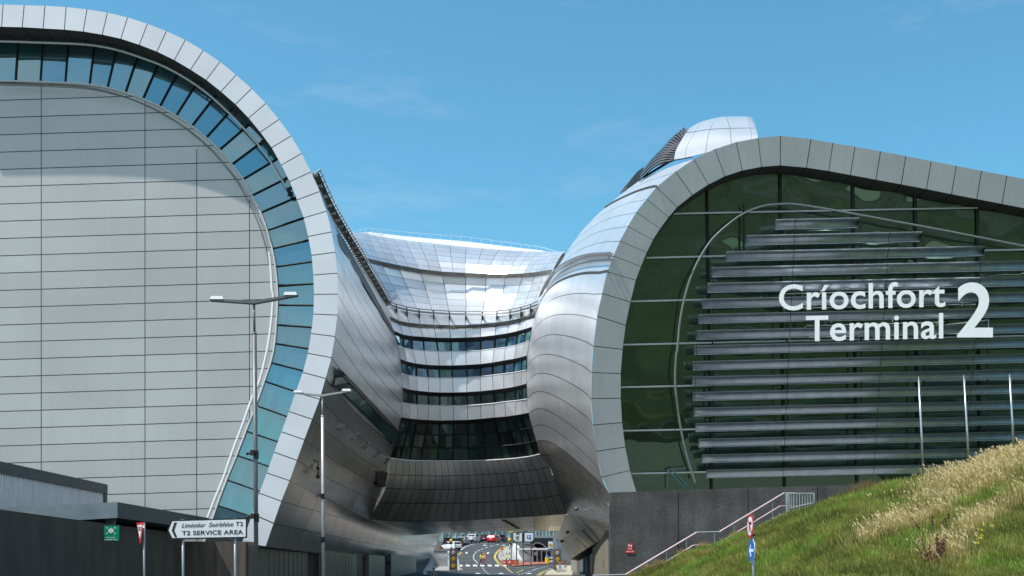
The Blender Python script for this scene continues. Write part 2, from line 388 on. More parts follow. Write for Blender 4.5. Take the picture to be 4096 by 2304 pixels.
def smooth_curve(pts, k=4):
    """Catmull-Rom through points"""
    p = np.array([list(q) for q in pts], float); out = []
    q = np.vstack([2*p[0]-p[1], p, 2*p[-1]-p[-2]])
    for i in range(1, len(q)-2):
        for j in range(k):
            t = j/k
            out.append(0.5*((2*q[i])+(-q[i-1]+q[i+1])*t+(2*q[i-1]-5*q[i]+4*q[i+1]-q[i+2])*t*t+(-q[i-1]+3*q[i]-3*q[i+1]+q[i+2])*t**3))
    out.append(p[-1]); return np.array(out)
def resample(p, n):
    p = np.asarray(p, float); d = np.r_[0, np.cumsum(np.linalg.norm(np.diff(p, axis=0), axis=1))]
    t = np.linspace(0, d[-1], n); return np.stack([np.interp(t, d, p[:, i]) for i in range(p.shape[1])], 1)
def surface(name, rows, m, parent, vsub=1, ucells=None, smooth=True, vstart=0, flip=False, curve_v=True, vdiv=1):
    """rows: list of equal-length 3D point arrays; v = row number, u spread over ucells"""
    g0 = np.array([[list(p) for p in r] for r in rows], float)
    if vsub > 1 and curve_v: G = np.stack([smooth_curve(g0[:, j], vsub) for j in range(g0.shape[1])], 1)
    elif vsub > 1: G = np.stack([np.stack([np.interp(np.linspace(0, len(rows)-1, (len(rows)-1)*vsub+1), range(len(rows)), g0[:, j, c]) for c in range(3)], 1) for j in range(g0.shape[1])], 1)
    else: G = g0
    nv, nu = G.shape[:2]; ucells = ucells or nu-1
    v = G.reshape(-1, 3).tolist(); uv = [(j/(nu-1)*ucells, vstart+i/vsub/vdiv) for i in range(nv) for j in range(nu)]
    f = []
    for i in range(nv-1):
        for j in range(nu-1):
            q = [i*nu+j, i*nu+j+1, (i+1)*nu+j+1, (i+1)*nu+j]
            f.append(q[::-1] if flip else q)
    return mesh(name, v, f, m, parent, uv=uv, smooth=smooth)

_fc = {}
def text_geo(s, bold=0.0, shear=0.0):
    key = (s, bold, shear)
    if key in _fc: return _fc[key]
    cu = bpy.data.curves.new('tmp', 'FONT'); cu.body = s; cu.offset = bold; cu.shear = shear; cu.resolution_u = 6
    cu.space_character = 1.0+bold*2.2
    ob = bpy.data.objects.new('tmp', cu); COL.objects.link(ob)
    bpy.context.view_layer.update()
    dg = bpy.context.evaluated_depsgraph_get(); me = ob.evaluated_get(dg).to_mesh()
    v = [tuple(p.co) for p in me.vertices]; f = [list(p.vertices) for p in me.polygons]
    ob.evaluated_get(dg).to_mesh_clear(); bpy.data.objects.remove(ob); bpy.data.curves.remove(cu)
    xs = [p[0] for p in v]; x0, x1 = min(xs), max(xs)
    _fc[key] = (v, f, x0, x1); return _fc[key]
CAP = 0.729   # capital height of the built-in face
def text_mesh(name, s, m, parent, fn, x0, x1, base, cap, thick=0.0, bold=0.0, shear=0.0, tagy=0.0, vdir=1):
    """s laid from x0 to x1 with the given capital height; fn(x, z, depth) -> local point"""
    v, f, a, b = text_geo(s, bold, shear)
    tops = text_geo('H', bold)[0]; ch = max(p[1] for p in tops); bs = min(p[1] for p in tops)
    V = []
    for d in ((0.0, thick) if thick else (0.0,)):
        for p in v: V.append(tuple(fn(x0+(p[0]-a)/(b-a)*(x1-x0), base+(p[1]-bs)/(ch-bs)*cap*vdir, d)))
    Fs = [q[:] for q in f]
    if thick:
        n = len(v); Fs += [[i+n for i in q][::-1] for q in f]
        cnt = {}
        for q in f:
            for i in range(len(q)):
                e = (q[i], q[(i+1) % len(q)]); cnt[tuple(sorted(e))] = cnt.get(tuple(sorted(e)), []) + [e]
        for k, es in cnt.items():
            if len(es) == 1: a_, b_ = es[0]; Fs.append([b_, a_, a_+n, b_+n])
    return mesh(name, V, Fs, m, parent)
def flat_text(name, s, m, parent, x0, x1, base, cap, y=-0.02, bold=0.0, shear=0.0):
    return text_mesh(name, s, m, parent, lambda x, z, d: (x, y, z), x0, x1, base, cap, bold=bold, shear=shear)

# ================================================================== SETTING
def ground_sheet(name, xs, ys, off, m):
    v = [(x, y, g(y)+off) for y in ys for x in xs]; n = len(xs)
    f = [[j*n+i, j*n+i+1, (j+1)*n+i+1, (j+1)*n+i] for j in range(len(ys)-1) for i in range(n-1)]
    return tag(mesh(name, v, f, m), kind='structure')
ys = [-3000, -400, 0, 75]+list(range(80, 290, 3))+[400, 900, 5000]
ground_sheet('ground', [-4000, -60, 60, 4000], ys, -0.12, M['ground'])
ground_sheet('road', [-90.0, 4.6], [-300, 0, 60]+list(np.arange(75, 79, 2))+[], 0.0, M['asphalt'])
ground_sheet('forecourt', [-60, 110], list(np.arange(77, 290, 2.0)), 0.0, M['asphalt'])

ground_sheet('car_park', [95, 300], [-760, -180], -0.05, M['asphalt'])
mk_v = []; mk_f = []
for k in range(24):
    b_ = len(mk_v); x_ = 100+k*8.0; mk_v += [(x_, -740, -.03), (x_+.6, -740, -.03), (x_+.6+18, -200, -.03), (x_+18, -200, -.03)]; mk_f.append([b_, b_+1, b_+2, b_+3])
tag(mesh('parking_line', mk_v, mk_f, M['white_line']), kind='structure')

def ground_poly(name, pts, off, m, kind='structure', parent=None, build=True, side=0.0):
    """flat outline laid on the sloping ground"""
    bm = bmesh.new(); vs = [bm.verts.new((x, y, 0)) for x, y in pts]; bm.faces.new(vs)
    yy = [p[1] for p in pts]
    for y in np.arange(math.floor(min(yy)/2)*2+2, max(yy), 2.0):
        bmesh.ops.bisect_plane(bm, geom=bm.verts[:]+bm.edges[:]+bm.faces[:], plane_co=(0, y-0.0, 0), plane_no=(0, 1, 0))
    bmesh.ops.triangulate(bm, faces=bm.faces[:])
    if side > 0:
        r = bmesh.ops.extrude_face_region(bm, geom=bm.faces[:])
        low = [e for e in r['geom'] if isinstance(e, bmesh.types.BMVert)]
        for v_ in bm.verts: v_.co.z = g(v_.co.y)+off
        for v_ in low: v_.co.z -= side
    else:
        for v_ in bm.verts: v_.co.z = g(v_.co.y)+off
    bmesh.ops.recalc_face_normals(bm, faces=bm.faces[:])
    me = bpy.data.meshes.new(name); bm.to_mesh(me); bm.free(); me.materials.append(m)
    o = bpy.data.objects.new(name, me); COL.objects.link(o)
    if kind: o['kind'] = kind
    if parent: o.parent = parent
    return o
class Marks:
    def __init__(s): s.v = []; s.f = []
    def poly(s, pts, off=0.012):
        """small outline cut at the ground's slope lines"""
        bm = bmesh.new(); bm.faces.new([bm.verts.new((x, y, 0)) for x, y in pts])
        yy = [p[1] for p in pts]
        for y in np.arange(math.floor(min(yy))+1, max(yy), 1.0):
            bmesh.ops.bisect_plane(bm, geom=bm.verts[:]+bm.edges[:]+bm.faces[:], plane_co=(0, y, 0), plane_no=(0, 1, 0))
        b = len(s.v); bm.verts.ensure_lookup_table(); bm.verts.index_update()
        s.v += [(q.co.x, q.co.y, g(q.co.y)+off) for q in bm.verts]; s.f += [[b+q.index for q in fc.verts] for fc in bm.faces]; bm.free()
    def line(s, pts, w, off=0.012):
        for a, b in zip(pts[:-1], pts[1:]):
            d = Vector((b[0]-a[0], b[1]-a[1])).normalized(); n = Vector((-d.y, d.x))*w/2
            s.poly([(a[0]-n.x, a[1]-n.y), (a[0]+n.x, a[1]+n.y), (b[0]+n.x, b[1]+n.y), (b[0]-n.x, b[1]-n.y)], off)
    def build(s, name, m): return tag(mesh(name, s.v, s.f, m), kind='structure')
W_ = Marks(); Yl = Marks()
def zline(marks, zp, w, dash=None):
    pts = [H4(*p) for p in zp]
    pts = smooth_curve(pts, 5).tolist()
    if not dash: marks.line(pts, w); return
    p = resample(pts, int(sum(math.dist(a, b) for a, b in zip(pts[:-1], pts[1:]))/0.5)+2)
    on, per = dash; i = 0
    while i < len(p)-1:
        j = min(i+int(on/0.5), len(p)-1); marks.line([tuple(p[i]), tuple(p[j])], w); i += int(per/0.5)
zline(W_, [(600, 502), (660, 455), (730, 422), (820, 405), (965, 402)], 0.22)
zline(W_, [(1110, 412), (1000, 438), (900, 470), (835, 500), (795, 540), (785, 590), (815, 630), (850, 665)], 0.22, (2.0, 4.0))
zline(W_, [(1290, 455), (1240, 500), (1330, 495)], 0.15)
for k in range(5):
    y = 500+k*33; zline(W_, [(1140+k*6, y), (1330, y+4)], 0.12)
# zebra crossing
for k in range(7):
    xa = 590+k*94; W_.poly([H4(xa, 674), H4(xa+50, 675), H4(xa+58, 695), H4(xa+2, 694)])
# arrows
for (x, y) in ((930, 422), (1175, 422)): W_.poly([H4(x-30, y+4), H4(x-8, y-4), H4(x+8, y-4), H4(x+32, y+4)])
for (x, y) in ((697, 520), (972, 524)):
    W_.poly([H4(x-18, y-2), H4(x+4, y-10), H4(x+22, y-8), H4(x+6, y), H4(x+12, y+10), H4(x-10, y+10)])
for (x, y) in ((840, 785), (1140, 785), (1500, 785)): W_.poly([H4(x-45, y+6), H4(x, y-6), H4(x+45, y+6)])
W_.poly([H4(140, 765), H4(170, 765), H4(195, 800), H4(140, 800)])
zline(W_, [(900, 712), (1000, 812)], 0.14, (2.0, 5.0))
zline(W_, [(1600, 725), (1370, 800)], 0.14, (2, 4))
zline(W_, [(1740, 690), (1500, 760)], 0.12, (2, 4))
zline(Yl, [(1240, 440), (1160, 465), (1110, 500), (1078, 540), (1068, 580), (1100, 630), (1165, 680), (1290, 778)], 0.16)
zline(Yl, [(1225, 435), (1140, 465), (1092, 500), (1062, 545), (1055, 590), (1085, 635), (1150, 690)], 0.16)
zline(Yl, [(575, 548), (625, 512)], 0.14); zline(Yl, [(590, 552), (640, 514)], 0.14)
zline(Yl, [(1430, 735), (1335, 778)], 0.14); zline(Yl, [(1590, 700), (1450, 720), (1320, 712)], 0.12)
zline(Yl, [(1800, 735), (1700, 770), (1630, 815)], 0.14); zline(Yl, [(1790, 720), (1680, 762), (1600, 810)], 0.14)
zline(Yl, [(570, 690), (620, 738)], 0.12); zline(Yl, [(590, 690), (645, 740)], 0.12)
W_.build('road_marking', M['white_line']); Yl.build('road_marking', M['yellow_line'])
ground_poly('pavement', [H4(*p) for p in ((1250, 440), (1165, 472), (1125, 510), (1100, 560), (1110, 605), (1180, 660), (1520, 655), (1530, 640), (1330, 520), (1290, 440))], 0.13, M['paving'], side=0.3)
ground_poly('pavement', [H4(*p) for p in ((1185, 640), (1200, 664), (1290, 700), (1800, 662), (1830, 640), (1540, 648))], 0.16, M['brick'], side=0.3)
ground_poly('pavement', [H4(*p) for p in ((1960, 700), (1820, 735), (1740, 770), (1700, 815), (2060, 818), (2070, 690))], 0.13, M['sandpave'], side=0.3)
ground_poly('pavement', [H4(*p) for p in ((330, 500), (560, 500), (600, 640), (620, 760), (140, 765), (180, 700), (230, 600))], 0.13, M['paving'], side=0.3)

# ================================================================== LEFT BUILDING
YL = 62.0; YG = 64.0
o1 = [(-400, 24), (-300, 22), (-200, 21), (-70, 20), (15, 22), (117, 25), (217, 28), (319, 34), (420, 45), (519, 61), (616, 84), (712, 115), (804, 150), (895, 193), (981, 244), (1062, 298),
      (1140, 362), (1215, 428), (1283, 500), (1347, 577), (1405, 657), (1456, 741), (1502, 830), (1543, 925), (1576, 1020), (1601, 1120), (1618, 1218), (1629, 1319), (1632, 1420)]
i1 = [(-400, 134), (-300, 132), (-200, 131), (-70, 130), (8, 129), (107, 131), (208, 137), (311, 143), (402, 152), (494, 167), (584, 187), (673, 216), (758, 249), (842, 290), (920, 336),
      (997, 386), (1067, 442), (1137, 503), (1201, 570), (1257, 638), (1312, 713), (1359, 797), (1399, 877), (1435, 965), (1467, 1052), (1488, 1142), (1505, 1233), (1513, 1328), (1516, 1422)]
o2 = [(1624, 193), (1612, 296), (1595, 398), (1567, 498), (1538, 598), (1502, 694), (1465, 793), (1429, 892), (1394, 990), (1354, 1089), (1317, 1195), (1278, 1308)]
i2 = [(1509, 188), (1498, 282), (1482, 377), (1458, 469), (1423, 564), (1391, 657), (1355, 755), (1320, 853), (1284, 953), (1248, 1050), (1215, 1150), (1165, 1290)]
# the far side of the gable, outside the photograph, mirrors the near one
outer = [s1(*p) for p in o1]+[s2(*p) for p in o2]
inner = [s1(*p) for p in i1]+[s2(*p) for p in i2]
LB = thing('terminal_building', 'silver terminal wing with huge rounded white rim around a pale panelled gable wall', 'building', (0, 0, 0))
def strip(name, A, B, m, parent, vstart=0, sub=3, smooth=False):
    """quads between two matched point lists, one panel per step"""
    v = []; uv = []; f = []
    for i, (a, b) in enumerate(zip(A, B)):
        v += [tuple(a), tuple(b)]; uv += [(0.5-0.49, vstart+i), (0.99, vstart+i)]
        if i: k = 2*i; f.append([k-2, k-1, k+1, k])
    return mesh(name, v, f, m, parent, uv=uv, smooth=smooth)
oF = [P(x, y, YL) for x, y in outer]; iF = [P(x, y, YL) for x, y in inner]
far_o = [Vector((-46+i*0, YL, 0)) for i in range(0)]
fascia = strip('fascia', oF, iF, M['fascia_l'], LB)
sof = [Vector((p.x, YG+0.35, p.z)) for p in iF]
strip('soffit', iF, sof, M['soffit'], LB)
# cladding boundary
cb = [s1(*p) for p in ((-400, 396), (-70, 392), (0, 393), (200, 398), (435, 411), (600, 447), (750, 505), (850, 560), (930, 612), (1060, 725), (1170, 860), (1215, 940), (1260, 1030), (1290, 1110), (1315, 1200), (1333, 1300), (1341, 1400))]
cb += [s2(*p) for p in ((1338, 100), (1335, 190), (1325, 320), (1308, 410), (1275, 510), (1240, 610), (1190, 740), (1140, 870), (1095, 980), (1050, 1100), (1015, 1200), (980, 1300))]
cbs = smooth_curve(cb, 3)
cl3 = [P(x, y, YG) for x, y in cbs]
bottom = [Vector((cl3[-1].x-0.2, YG, 1.0)), Vector((cl3[0].x, YG, 1.0))]
mesh('gable_cladding', cl3+bottom, [list(range(len(cl3)+2))], M['clad'], LB)
MB().tube([p+Vector((0, -0.06, 0)) for p in cl3], 0.055, 6).build('edge_trim', M['white_trim'], LB)
MB().tube([P(x, y, YG-0.0)+Vector((-0.35, -0.05, -0.12)) for x, y in cbs[:45]], 0.03, 5).build('panel_trim', M['steel'], LB)
# ribbon of glass between rim and cladding
mul = [((-350, 392), (-345, 190)), ((-200, 391), (-190, 192)), ((-60, 390), (-40, 198)), ((75, 390), (88, 205)), ((195, 396), (208, 213)), ((315, 402), (330, 222)), ((432, 411), (455, 232)), ((518, 427), (560, 255)), ((605, 448), (660, 287)), ((690, 478), (760, 320)),
       ((770, 517), (850, 368)), ((850, 560), (940, 420)), ((925, 610), (1027, 480)), ((995, 665), (1102, 548)), ((1058, 725), (1172, 628)), ((1115, 797), (1242, 703)),
       ((1170, 868), (1305, 788)), ((1215, 945), (1360, 873)), ((1256, 1028), (1428, 955)), ((1290, 1112), (1465, 1053)), ((1315, 1200), (1490, 1160)), ((1333, 1288), (1505, 1264)), ((1343, 1382), (1513, 1370))]
mul = [(s1(*a), s1(*b)) for a, b in mul]
mul += [(s2(*a), s2(*b)) for a, b in (((1338, 50), (1510, 43)), ((1338, 145), (1508, 147)), ((1335, 240), (1500, 252)), ((1325, 330), (1483, 355)), ((1303, 422), (1455, 460)), ((1275, 512), (1420, 560)),
        ((1243, 632), (1382, 682)), ((1185, 752), (1335, 802)), ((1145, 870), (1290, 920)), ((1097, 988), (1245, 1040)), ((1055, 1112), (1205, 1160)), ((1000, 1240), (1160, 1290)))]
gA = [P(*a, YG+0.02) for a, b in mul]
def ext(a, b, Y, e):
    p, q = P(*a, Y), P(*b, Y); return q+(q-p).normalized()*e
def inside(pt, poly):
    c = False; n = len(poly)
    for i in range(n):
        a, b = poly[i], poly[i-1]
        if (a.z > pt.z) != (b.z > pt.z) and pt.x < (b.x-a.x)*(pt.z-a.z)/(b.z-a.z)+a.x: c = not c
    return c
ipoly = iF+[Vector((iF[-1].x-40, YL, -5)), Vector((-80, YL, -5)), Vector((-80, YL, iF[0].z))]
def to_rim(a, b, extra=0.3):
    p, q_ = P(*a, YG+0.02), P(*b, YG+0.02); d = (q_-p).normalized(); t = 0.5
    while inside(p+d*t, ipoly) and t < 8: t += 0.05
    return p+d*(t+extra)
gB = [to_rim(a, b) for a, b in mul]
gA2 = [ext(b, a, YG+0.02, 0.15) for a, b in mul]
gl = strip('curved_glazing', gA2, gB, M['glass_l'], LB, vstart=0)
mb = MB()
for a, b in mul:
    p, q = P(*a, YG), to_rim(a, b, 0.1); mb.tube([p+Vector((0, -0.05, 0)), q+Vector((0, -0.07, 0))], 0.045, 4).cut()
mb.build_each('mullion', M['dark'], gl)
# shade of the inner lining behind the upper glass
# rail carried on brackets under the rim
tr = [s1(*p) for p in ((-400, 196), (0, 200), (170, 205), (412, 215), (560, 240), (700, 285), (800, 325), (900, 380), (1000, 450), (1105, 545), (1200, 645), (1280, 740), (1330, 820), (1385, 910))]
trs = smooth_curve(tr, 4)
rl = MB().tube([P(x, y, YG-0.9) for x, y in trs], 0.06, 6).build('maintenance_rail', M['white_trim'], LB)
mb = MB()
for x, y, x2, y2 in ((168, 205, 166, 175), (412, 215, 410, 188), (610, 250, 612, 228), (797, 322, 800, 297), (965, 420, 975, 395), (1130, 565, 1142, 538), (1255, 705, 1275, 680), (1370, 885, 1388, 860), (-100, 198, -102, 165)):
    a, b = s1(x, y), s1(x2, y2); mb.tube([P(*a, YG-0.9), P(*b, YG-0.8)], 0.05, 5); mb.box(*(P(*b, YG-0.8)), 0.3, 0.25, 0.05).cut()
mb.build_each('rail_bracket', M['gutter'], rl)
lowr = [s1(*p) for p in ((0, 412), (200, 418), (450, 435), (690, 500), (850, 585), (990, 690), (1090, 800), (1170, 900), (1230, 1010), (1280, 1130), (1305, 1260), (1314, 1400))]+[s2(*p) for p in ((1316, 100), (1305, 240), (1285, 370), (1250, 510), (1215, 590), (1165, 730), (1120, 850), (1075, 980), (1030, 1090), (1000, 1170), (970, 1240))]
lr = smooth_curve(lowr, 3)
r0 = MB().tube([P(x, y, YG-0.35) for x, y in lr[:30]], 0.025, 5).build('maintenance_rail', M['steel'], LB)
r1 = MB().tube([P(x, y, YG-0.35) for x, y in lr[29:]], 0.075, 6).build('maintenance_rail', M['letter'], LB)
# small bracket at the end of the upper rail
mb = MB()
for a, b in (((1385, 905), (1410, 950)), ((1390, 935), (1415, 930)), ((1395, 905), (1400, 925)), ((1388, 945), (1418, 942))):
    mb.tube([P(*s1(*a), YG-0.4), P(*s1(*b), YG-0.4)], 0.05, 5)
mb.build('rail_end_stop', M['dark'], rl)

# flank beside the road
YK = 94.0
ring_rows = [(1250, 702), (1278, 766), (1306, 845), (1326, 928), (1340, 1009), (1349.5, 1093), (1351, 1177), (1349, 1260), (1339, 1346), (1325, 1431), (1302, 1514), (1278, 1597), (1248, 1677), (1217, 1759), (1187, 1841), (1158, 1922.5)]
end_rows = [(1548, 1222, 93.5), (1562, 1284, 93.8), (1576, 1334, 94), (1595, 1391, 94.3), (1606, 1445, 94.3), (1610, 1498, 94.3), (1613, 1553, 94.3), (1612, 1611, 94.3), (1603, 1667, 94.5), (1596, 1724, 95), (1580, 1782, 95.5), (1564, 1836, 96), (1557, 1899, 96.5), (1546, 1955, 97.5), (1521, 2010, 99), (1478, 2078, 101)]
def lerp_rows(A, B, n, bow=0.0):
    return [[A[i].lerp(B[i], t)+Vector((bow*math.sin(math.pi*t), 0, 0)) for t in np.linspace(0, 1, n)] for i in range(len(A))]
def soften(L, it=2):
    L = [Vector(p) for p in L]
    for _ in range(it): L = [L[0]]+[(L[i-1]+L[i]*2+L[i+1])/4 for i in range(1, len(L)-1)]+[L[-1]]
    return L
A = [P(*p, YL) for p in ring_rows]; B = soften([P(*p) for p in end_rows[:12]], 3)+[P(*p) for p in end_rows[12:]]
fl = surface('flank_cladding', lerp_rows(A[:11], B[:11], 13, -0.35), M['flank_l'], LB, vsub=4, ucells=14)
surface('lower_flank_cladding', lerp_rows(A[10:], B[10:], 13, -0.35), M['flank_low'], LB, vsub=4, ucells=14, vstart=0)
# lower flank beneath the bridge
k_rows = [[P(1158, 1922.5, YL), P(1478, 2078, 101), P(1648, 2142, 140), P(1760, 2133, 192)],
          [P(1125, 2005, YL), P(1488, 2106, 101), P(1647, 2164, 140), P(1748, 2170, 188)],
          [P(1094, 2095, YL), P(1471, 2173, 100), P(1638, 2205, 139), P(1726, 2222, 182)],
          [P(1062, 2187.5, YL), P(1448, 2238, 100), P(1605, 2256, 135), P(1692, 2270, 176)]]
def dens(row, n=24):
    q = [Vector(p) for p in row]; return [Vector(p) for p in resample([tuple(p) for p in q], n)]
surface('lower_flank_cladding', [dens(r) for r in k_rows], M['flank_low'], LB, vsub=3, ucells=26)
# lip and shadow gap at the foot of the flank
foot = dens(k_rows[3])
strip('flank_lip', foot, [p+Vector((-0.9, 0, -0.12)) for p in foot], M['dark'], LB)
# recessed gutter slot and lower ribbon window on the flank
def onflank(px, py, t, out=0.06): return P(px, py, t)
slot = [sA(245, 145), sA(300, 350), sA(640, 900), sA(925, 1395), sA(945, 1372), sA(660, 860), sA(480, 550)]
def flank_pt(px, py, off=0.08):
    """point of the flank skin seen at px, py"""
    best = None
    for i in range(len(A)-1):
        for u in np.linspace(0, 1, 81):
            for w in (0, .25, .5, .75):
                a = A[i].lerp(A[i+1], w); b = B[i].lerp(B[i+1], w); p = a.lerp(b, u)+Vector((-0.35*math.sin(math.pi*u), 0, 0))
                qx = CX+p.x/p.y*F; qy = HY-(p.z-EYE)/p.y*F; d = (qx-px)**2+(qy-py)**2
                if best is None or d < best[0]: best = (d, p.copy())
    Y = best[1].y-off*2.5
    return P(px, py, Y)
def quadstrip(name, L, Rr, m, parent, off=0.1, n=14):
    a = resample(L, n); b = resample(Rr, n)
    return strip(name, [flank_pt(*p, off+0.22) for p in a], [flank_pt(*p, off+0.22) for p in b], m, parent)
quadstrip('gutter_slot', [sA(245, 145), sA(300, 350), sA(640, 915), sA(932, 1410)], [sA(245, 145), sA(360, 310), sA(660, 850), sA(945, 1372)], M['gutter'], LB)
quadstrip('ribbon_window', [sB(285, 520), sB(245, 690), sB(440, 850), sB(700, 1120), sB(950, 1385)], [sB(292, 480), sB(500, 690), sB(700, 900), sB(860, 1070), sB(990, 1215)], M['glass_d'], LB)
quadstrip('window_hood', [sB(285, 515), sB(460, 700), sB(760, 1030), sB(985, 1240)], [sB(295, 478), sB(490, 672), sB(780, 990), sB(990, 1215)], M['gutter'], LB, off=0.2)
quadstrip('ventilation_grille', [sD(985, 300), sD(975, 395)], [sD(1050, 305), sD(1035, 400)], M['gutter'], LB, off=0.15, n=6)
for (x0, y0, x1, y1) in ((805, 22-0, 770, -5), ):
    pass
for (x0, y0, x1, y1) in ((770, 0, 735, 25), (862, 55, 820, 95), (935, 115, 898, 150), (1005, 170, 965, 205), (1058, 220, 1025, 250)):
    p, q = flank_pt(*sD(x0, y0), 0.25), flank_pt(*sD(x1, y1), 0.1)
    MB().tube([p, q], 0.09, 5).build('glazing_fin', M['pole'], LB)
# roof rail with rungs down to the bridge
ra = [P(1250, 690, YL+0.4), P(1325, 846, 68), P(1440, 1035, 80), P(1500, 1135, 88), P(1548, 1216, 93.5)]
ra = [Vector(p) for p in smooth_curve([tuple(p) for p in ra], 6)]
MB().tube(ra, 0.05, 6).tube([p+Vector((0.42, 0, 0.16)) for p in ra], 0.05, 6).build('walkway_rail', M['rail'], LB)
mb = MB(); rr = resample([tuple(p) for p in ra], 46)
for i, p in enumerate(rr):
    p = Vector(p); mb.tube([p+Vector((-0.15, 0, -0.25)), p+Vector((0.45, 0, 0.16))], 0.05, 4)
    if i % 2 == 0: mb.box(p.x+0.1, p.y, p.z-0.12, 0.35, 0.35, 0.1)
    mb.cut()
mb.build_each('walkway_bracket', M['steel'], LB)
strip('walkway_plinth', [p+Vector((-0.05, 0, -0.2)) for p in ra], [p+Vector((0.35, 0, 0.0)) for p in ra], M['gutter'], LB)
# roof behind the rim (falls away, unseen from the road)
ro = [p+Vector((0.0, 0.02, 0)) for p in oF[:24]]
rb = [Vector((p.x*0.99-9.5-max(0, (p.x+22))*0.45, 78, p.z-9.5)) for p in oF[:24]]
rm = [Vector((p.x, 65.2, p.z)) for p in oF[:24]]
surface('roof_cladding', [ro, rm, rb], M['roof'], LB, smooth=False)
# camera and lamp brackets on the lower skin
cam = flank_pt(*sD(600, 232), 0.2)
MB().tube([flank_pt(*sD(575, 228), 0.1), cam, cam+Vector((0.02, -0.1, -0.9))], 0.04, 5).ball(cam.x, cam.y-0.1, cam.z-0.45, 0.11).ball(cam.x, cam.y-0.1, cam.z-0.95, 0.13).build('security_camera', M['black'], LB)

# base walls under the flank
bw = MB(); pts = [(-18.5, 61.2), (-14.3, 61.2), (-14.2, 72), (-13.4, 90)]
def wall_run(mb, pts, z0, z1, t=0.25, zf=None):
    for a, b in zip(pts[:-1], pts[1:]):
        d = Vector((b[0]-a[0], b[1]-a[1])); L = d.length; rz = math.atan2(d.y, d.x)
        za = g(a[1]) if zf is None else zf(a[1])
        mb.box((a[0]+b[0])/2, (a[1]+b[1])/2, (z0+z1)/2, L, t, z1-z0, rz)
BW = thing('base_wall', 'low bronze panelled wall with dark doorways under the left silver building', 'wall', (-14, 62, 0))
wall_run(bw, [(-4.5, -0.8), (-0.6, -0.8), (-0.3, 0.4), (0.1, 13.0)], -0.3, 3.4)
wall_run(bw, [(0.45, 17.5), (0.9, 31.0)], -0.3, 3.2); wall_run(bw, [(1.15, 37), (1.5, 46.0)], -0.3, 3.3); wall_run(bw, [(1.7, 50), (2.5, 70)], -0.3, 3.6)
bw.build('wall_panel', M['basewall'], BW)
sb = MB()
for y in np.arange(0.8, 31, 1.25): sb.box(0.1+y*0.024+0.16, y, 1.5, 0.03, 0.03, 3.2)
sb.build('panel_joint', M['dark'], BW)
dk = MB(); wall_run(dk, [(-0.4, 13.0), (0.1, 17.5)], -0.3, 3.3); wall_run(dk, [(0.4, 31.0), (0.8, 37)], -0.3, 3.3); wall_run(dk, [(1.0, 46), (1.3, 50)], -0.3, 3.3)
dk.build('doorway', M['black'], BW)

# dark boundary wall, canopy and corrugated store on the far left
dw = MB(); q = [(-17.2, 37.0), (-17.6, 48), (-18.0, 60.5)]
for a, b in zip(q[:-1], q[1:]):
    d = Vector((b[0]-a[0], b[1]-a[1])); dw.box((a[0]+b[0])/2, (a[1]+b[1])/2, 1.8, d.length, 0.3, 4.0, math.atan2(d.y, d.x))
dw.box(-17.13, 27, 1.8, 0.3, 20, 4.0)
tag(dw.build('boundary_wall', M['darkwall']), 'long dark grey rendered wall at the lower left, behind the green sign and yield sign', 'wall')
CN = thing('canopy', 'flat grey canopy roof with deep fascia behind the dark wall at the lower left', 'canopy', (0, 0, 0))
cA, cBk, cCn = P(-40, 2035, 45.5), P(470, 2008, 48), P(835, 2072, 62.6)
h = Vector((0, 0, 0.68))
mb = MB(); mb.quad(cA-h, cBk-h, cBk, cA); mb.build('front_fascia', M['canopy'], CN)
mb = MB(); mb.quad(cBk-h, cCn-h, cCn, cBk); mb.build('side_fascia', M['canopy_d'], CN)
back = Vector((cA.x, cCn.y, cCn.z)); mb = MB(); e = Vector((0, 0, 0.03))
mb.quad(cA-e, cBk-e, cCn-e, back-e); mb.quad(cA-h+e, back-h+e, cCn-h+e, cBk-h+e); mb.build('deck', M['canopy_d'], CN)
mb = MB(); p = P(443, 2100, 49); mb.box(p.x, p.y, 2.2, 0.35, 0.3, 4.0); mb.build('column', M['pole'], CN)
mb = MB(); mb.box(-22.5, 60.6, 2.2, 8.5, 0.2, 4.4); mb.box(-24.0, 54, 2.0, 0.2, 13, 4.0); mb.build('rear_panel', M['black'], CN)
ST = thing('plant_store', 'pale corrugated metal store with dark grey roof trim above the canopy at the left edge', 'outbuilding', (-22, 47, 0))
sx = -22.0
mb = MB(); n = 150
for i in range(n):
    y0 = 42+18*i/n; y1 = y0+18/n; dx = (0.0, 0.05)[i % 2]
    mb.quad((sx+dx, y0, 4.0), (sx+dx, y1, 4.0), (sx+dx, y1, 6.0), (sx+dx, y0, 6.0))
    mb.quad((sx+dx, y1, 4.0), (sx+0.05-dx, y1, 4.0), (sx+0.05-dx, y1, 6.0), (sx+dx, y1, 6.0))
ob = mb.build('corrugated_wall', plain('corrugated_sheet', (0.78, 0.78, 0.82), 0.45, 0.3, var=0.1, stretch=(1, 4, .2)), ST); ob.location = (22, -47, 0)
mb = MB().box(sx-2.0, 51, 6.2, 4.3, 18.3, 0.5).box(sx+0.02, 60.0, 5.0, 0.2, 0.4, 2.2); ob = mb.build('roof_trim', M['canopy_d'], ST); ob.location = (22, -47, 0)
mb = MB().box(sx-2.2, 51, 3.0, 4.1, 17.6, 6.0); ob = mb.build('store_body', M['canopy_d'], ST); ob.location = (22, -47, 0)

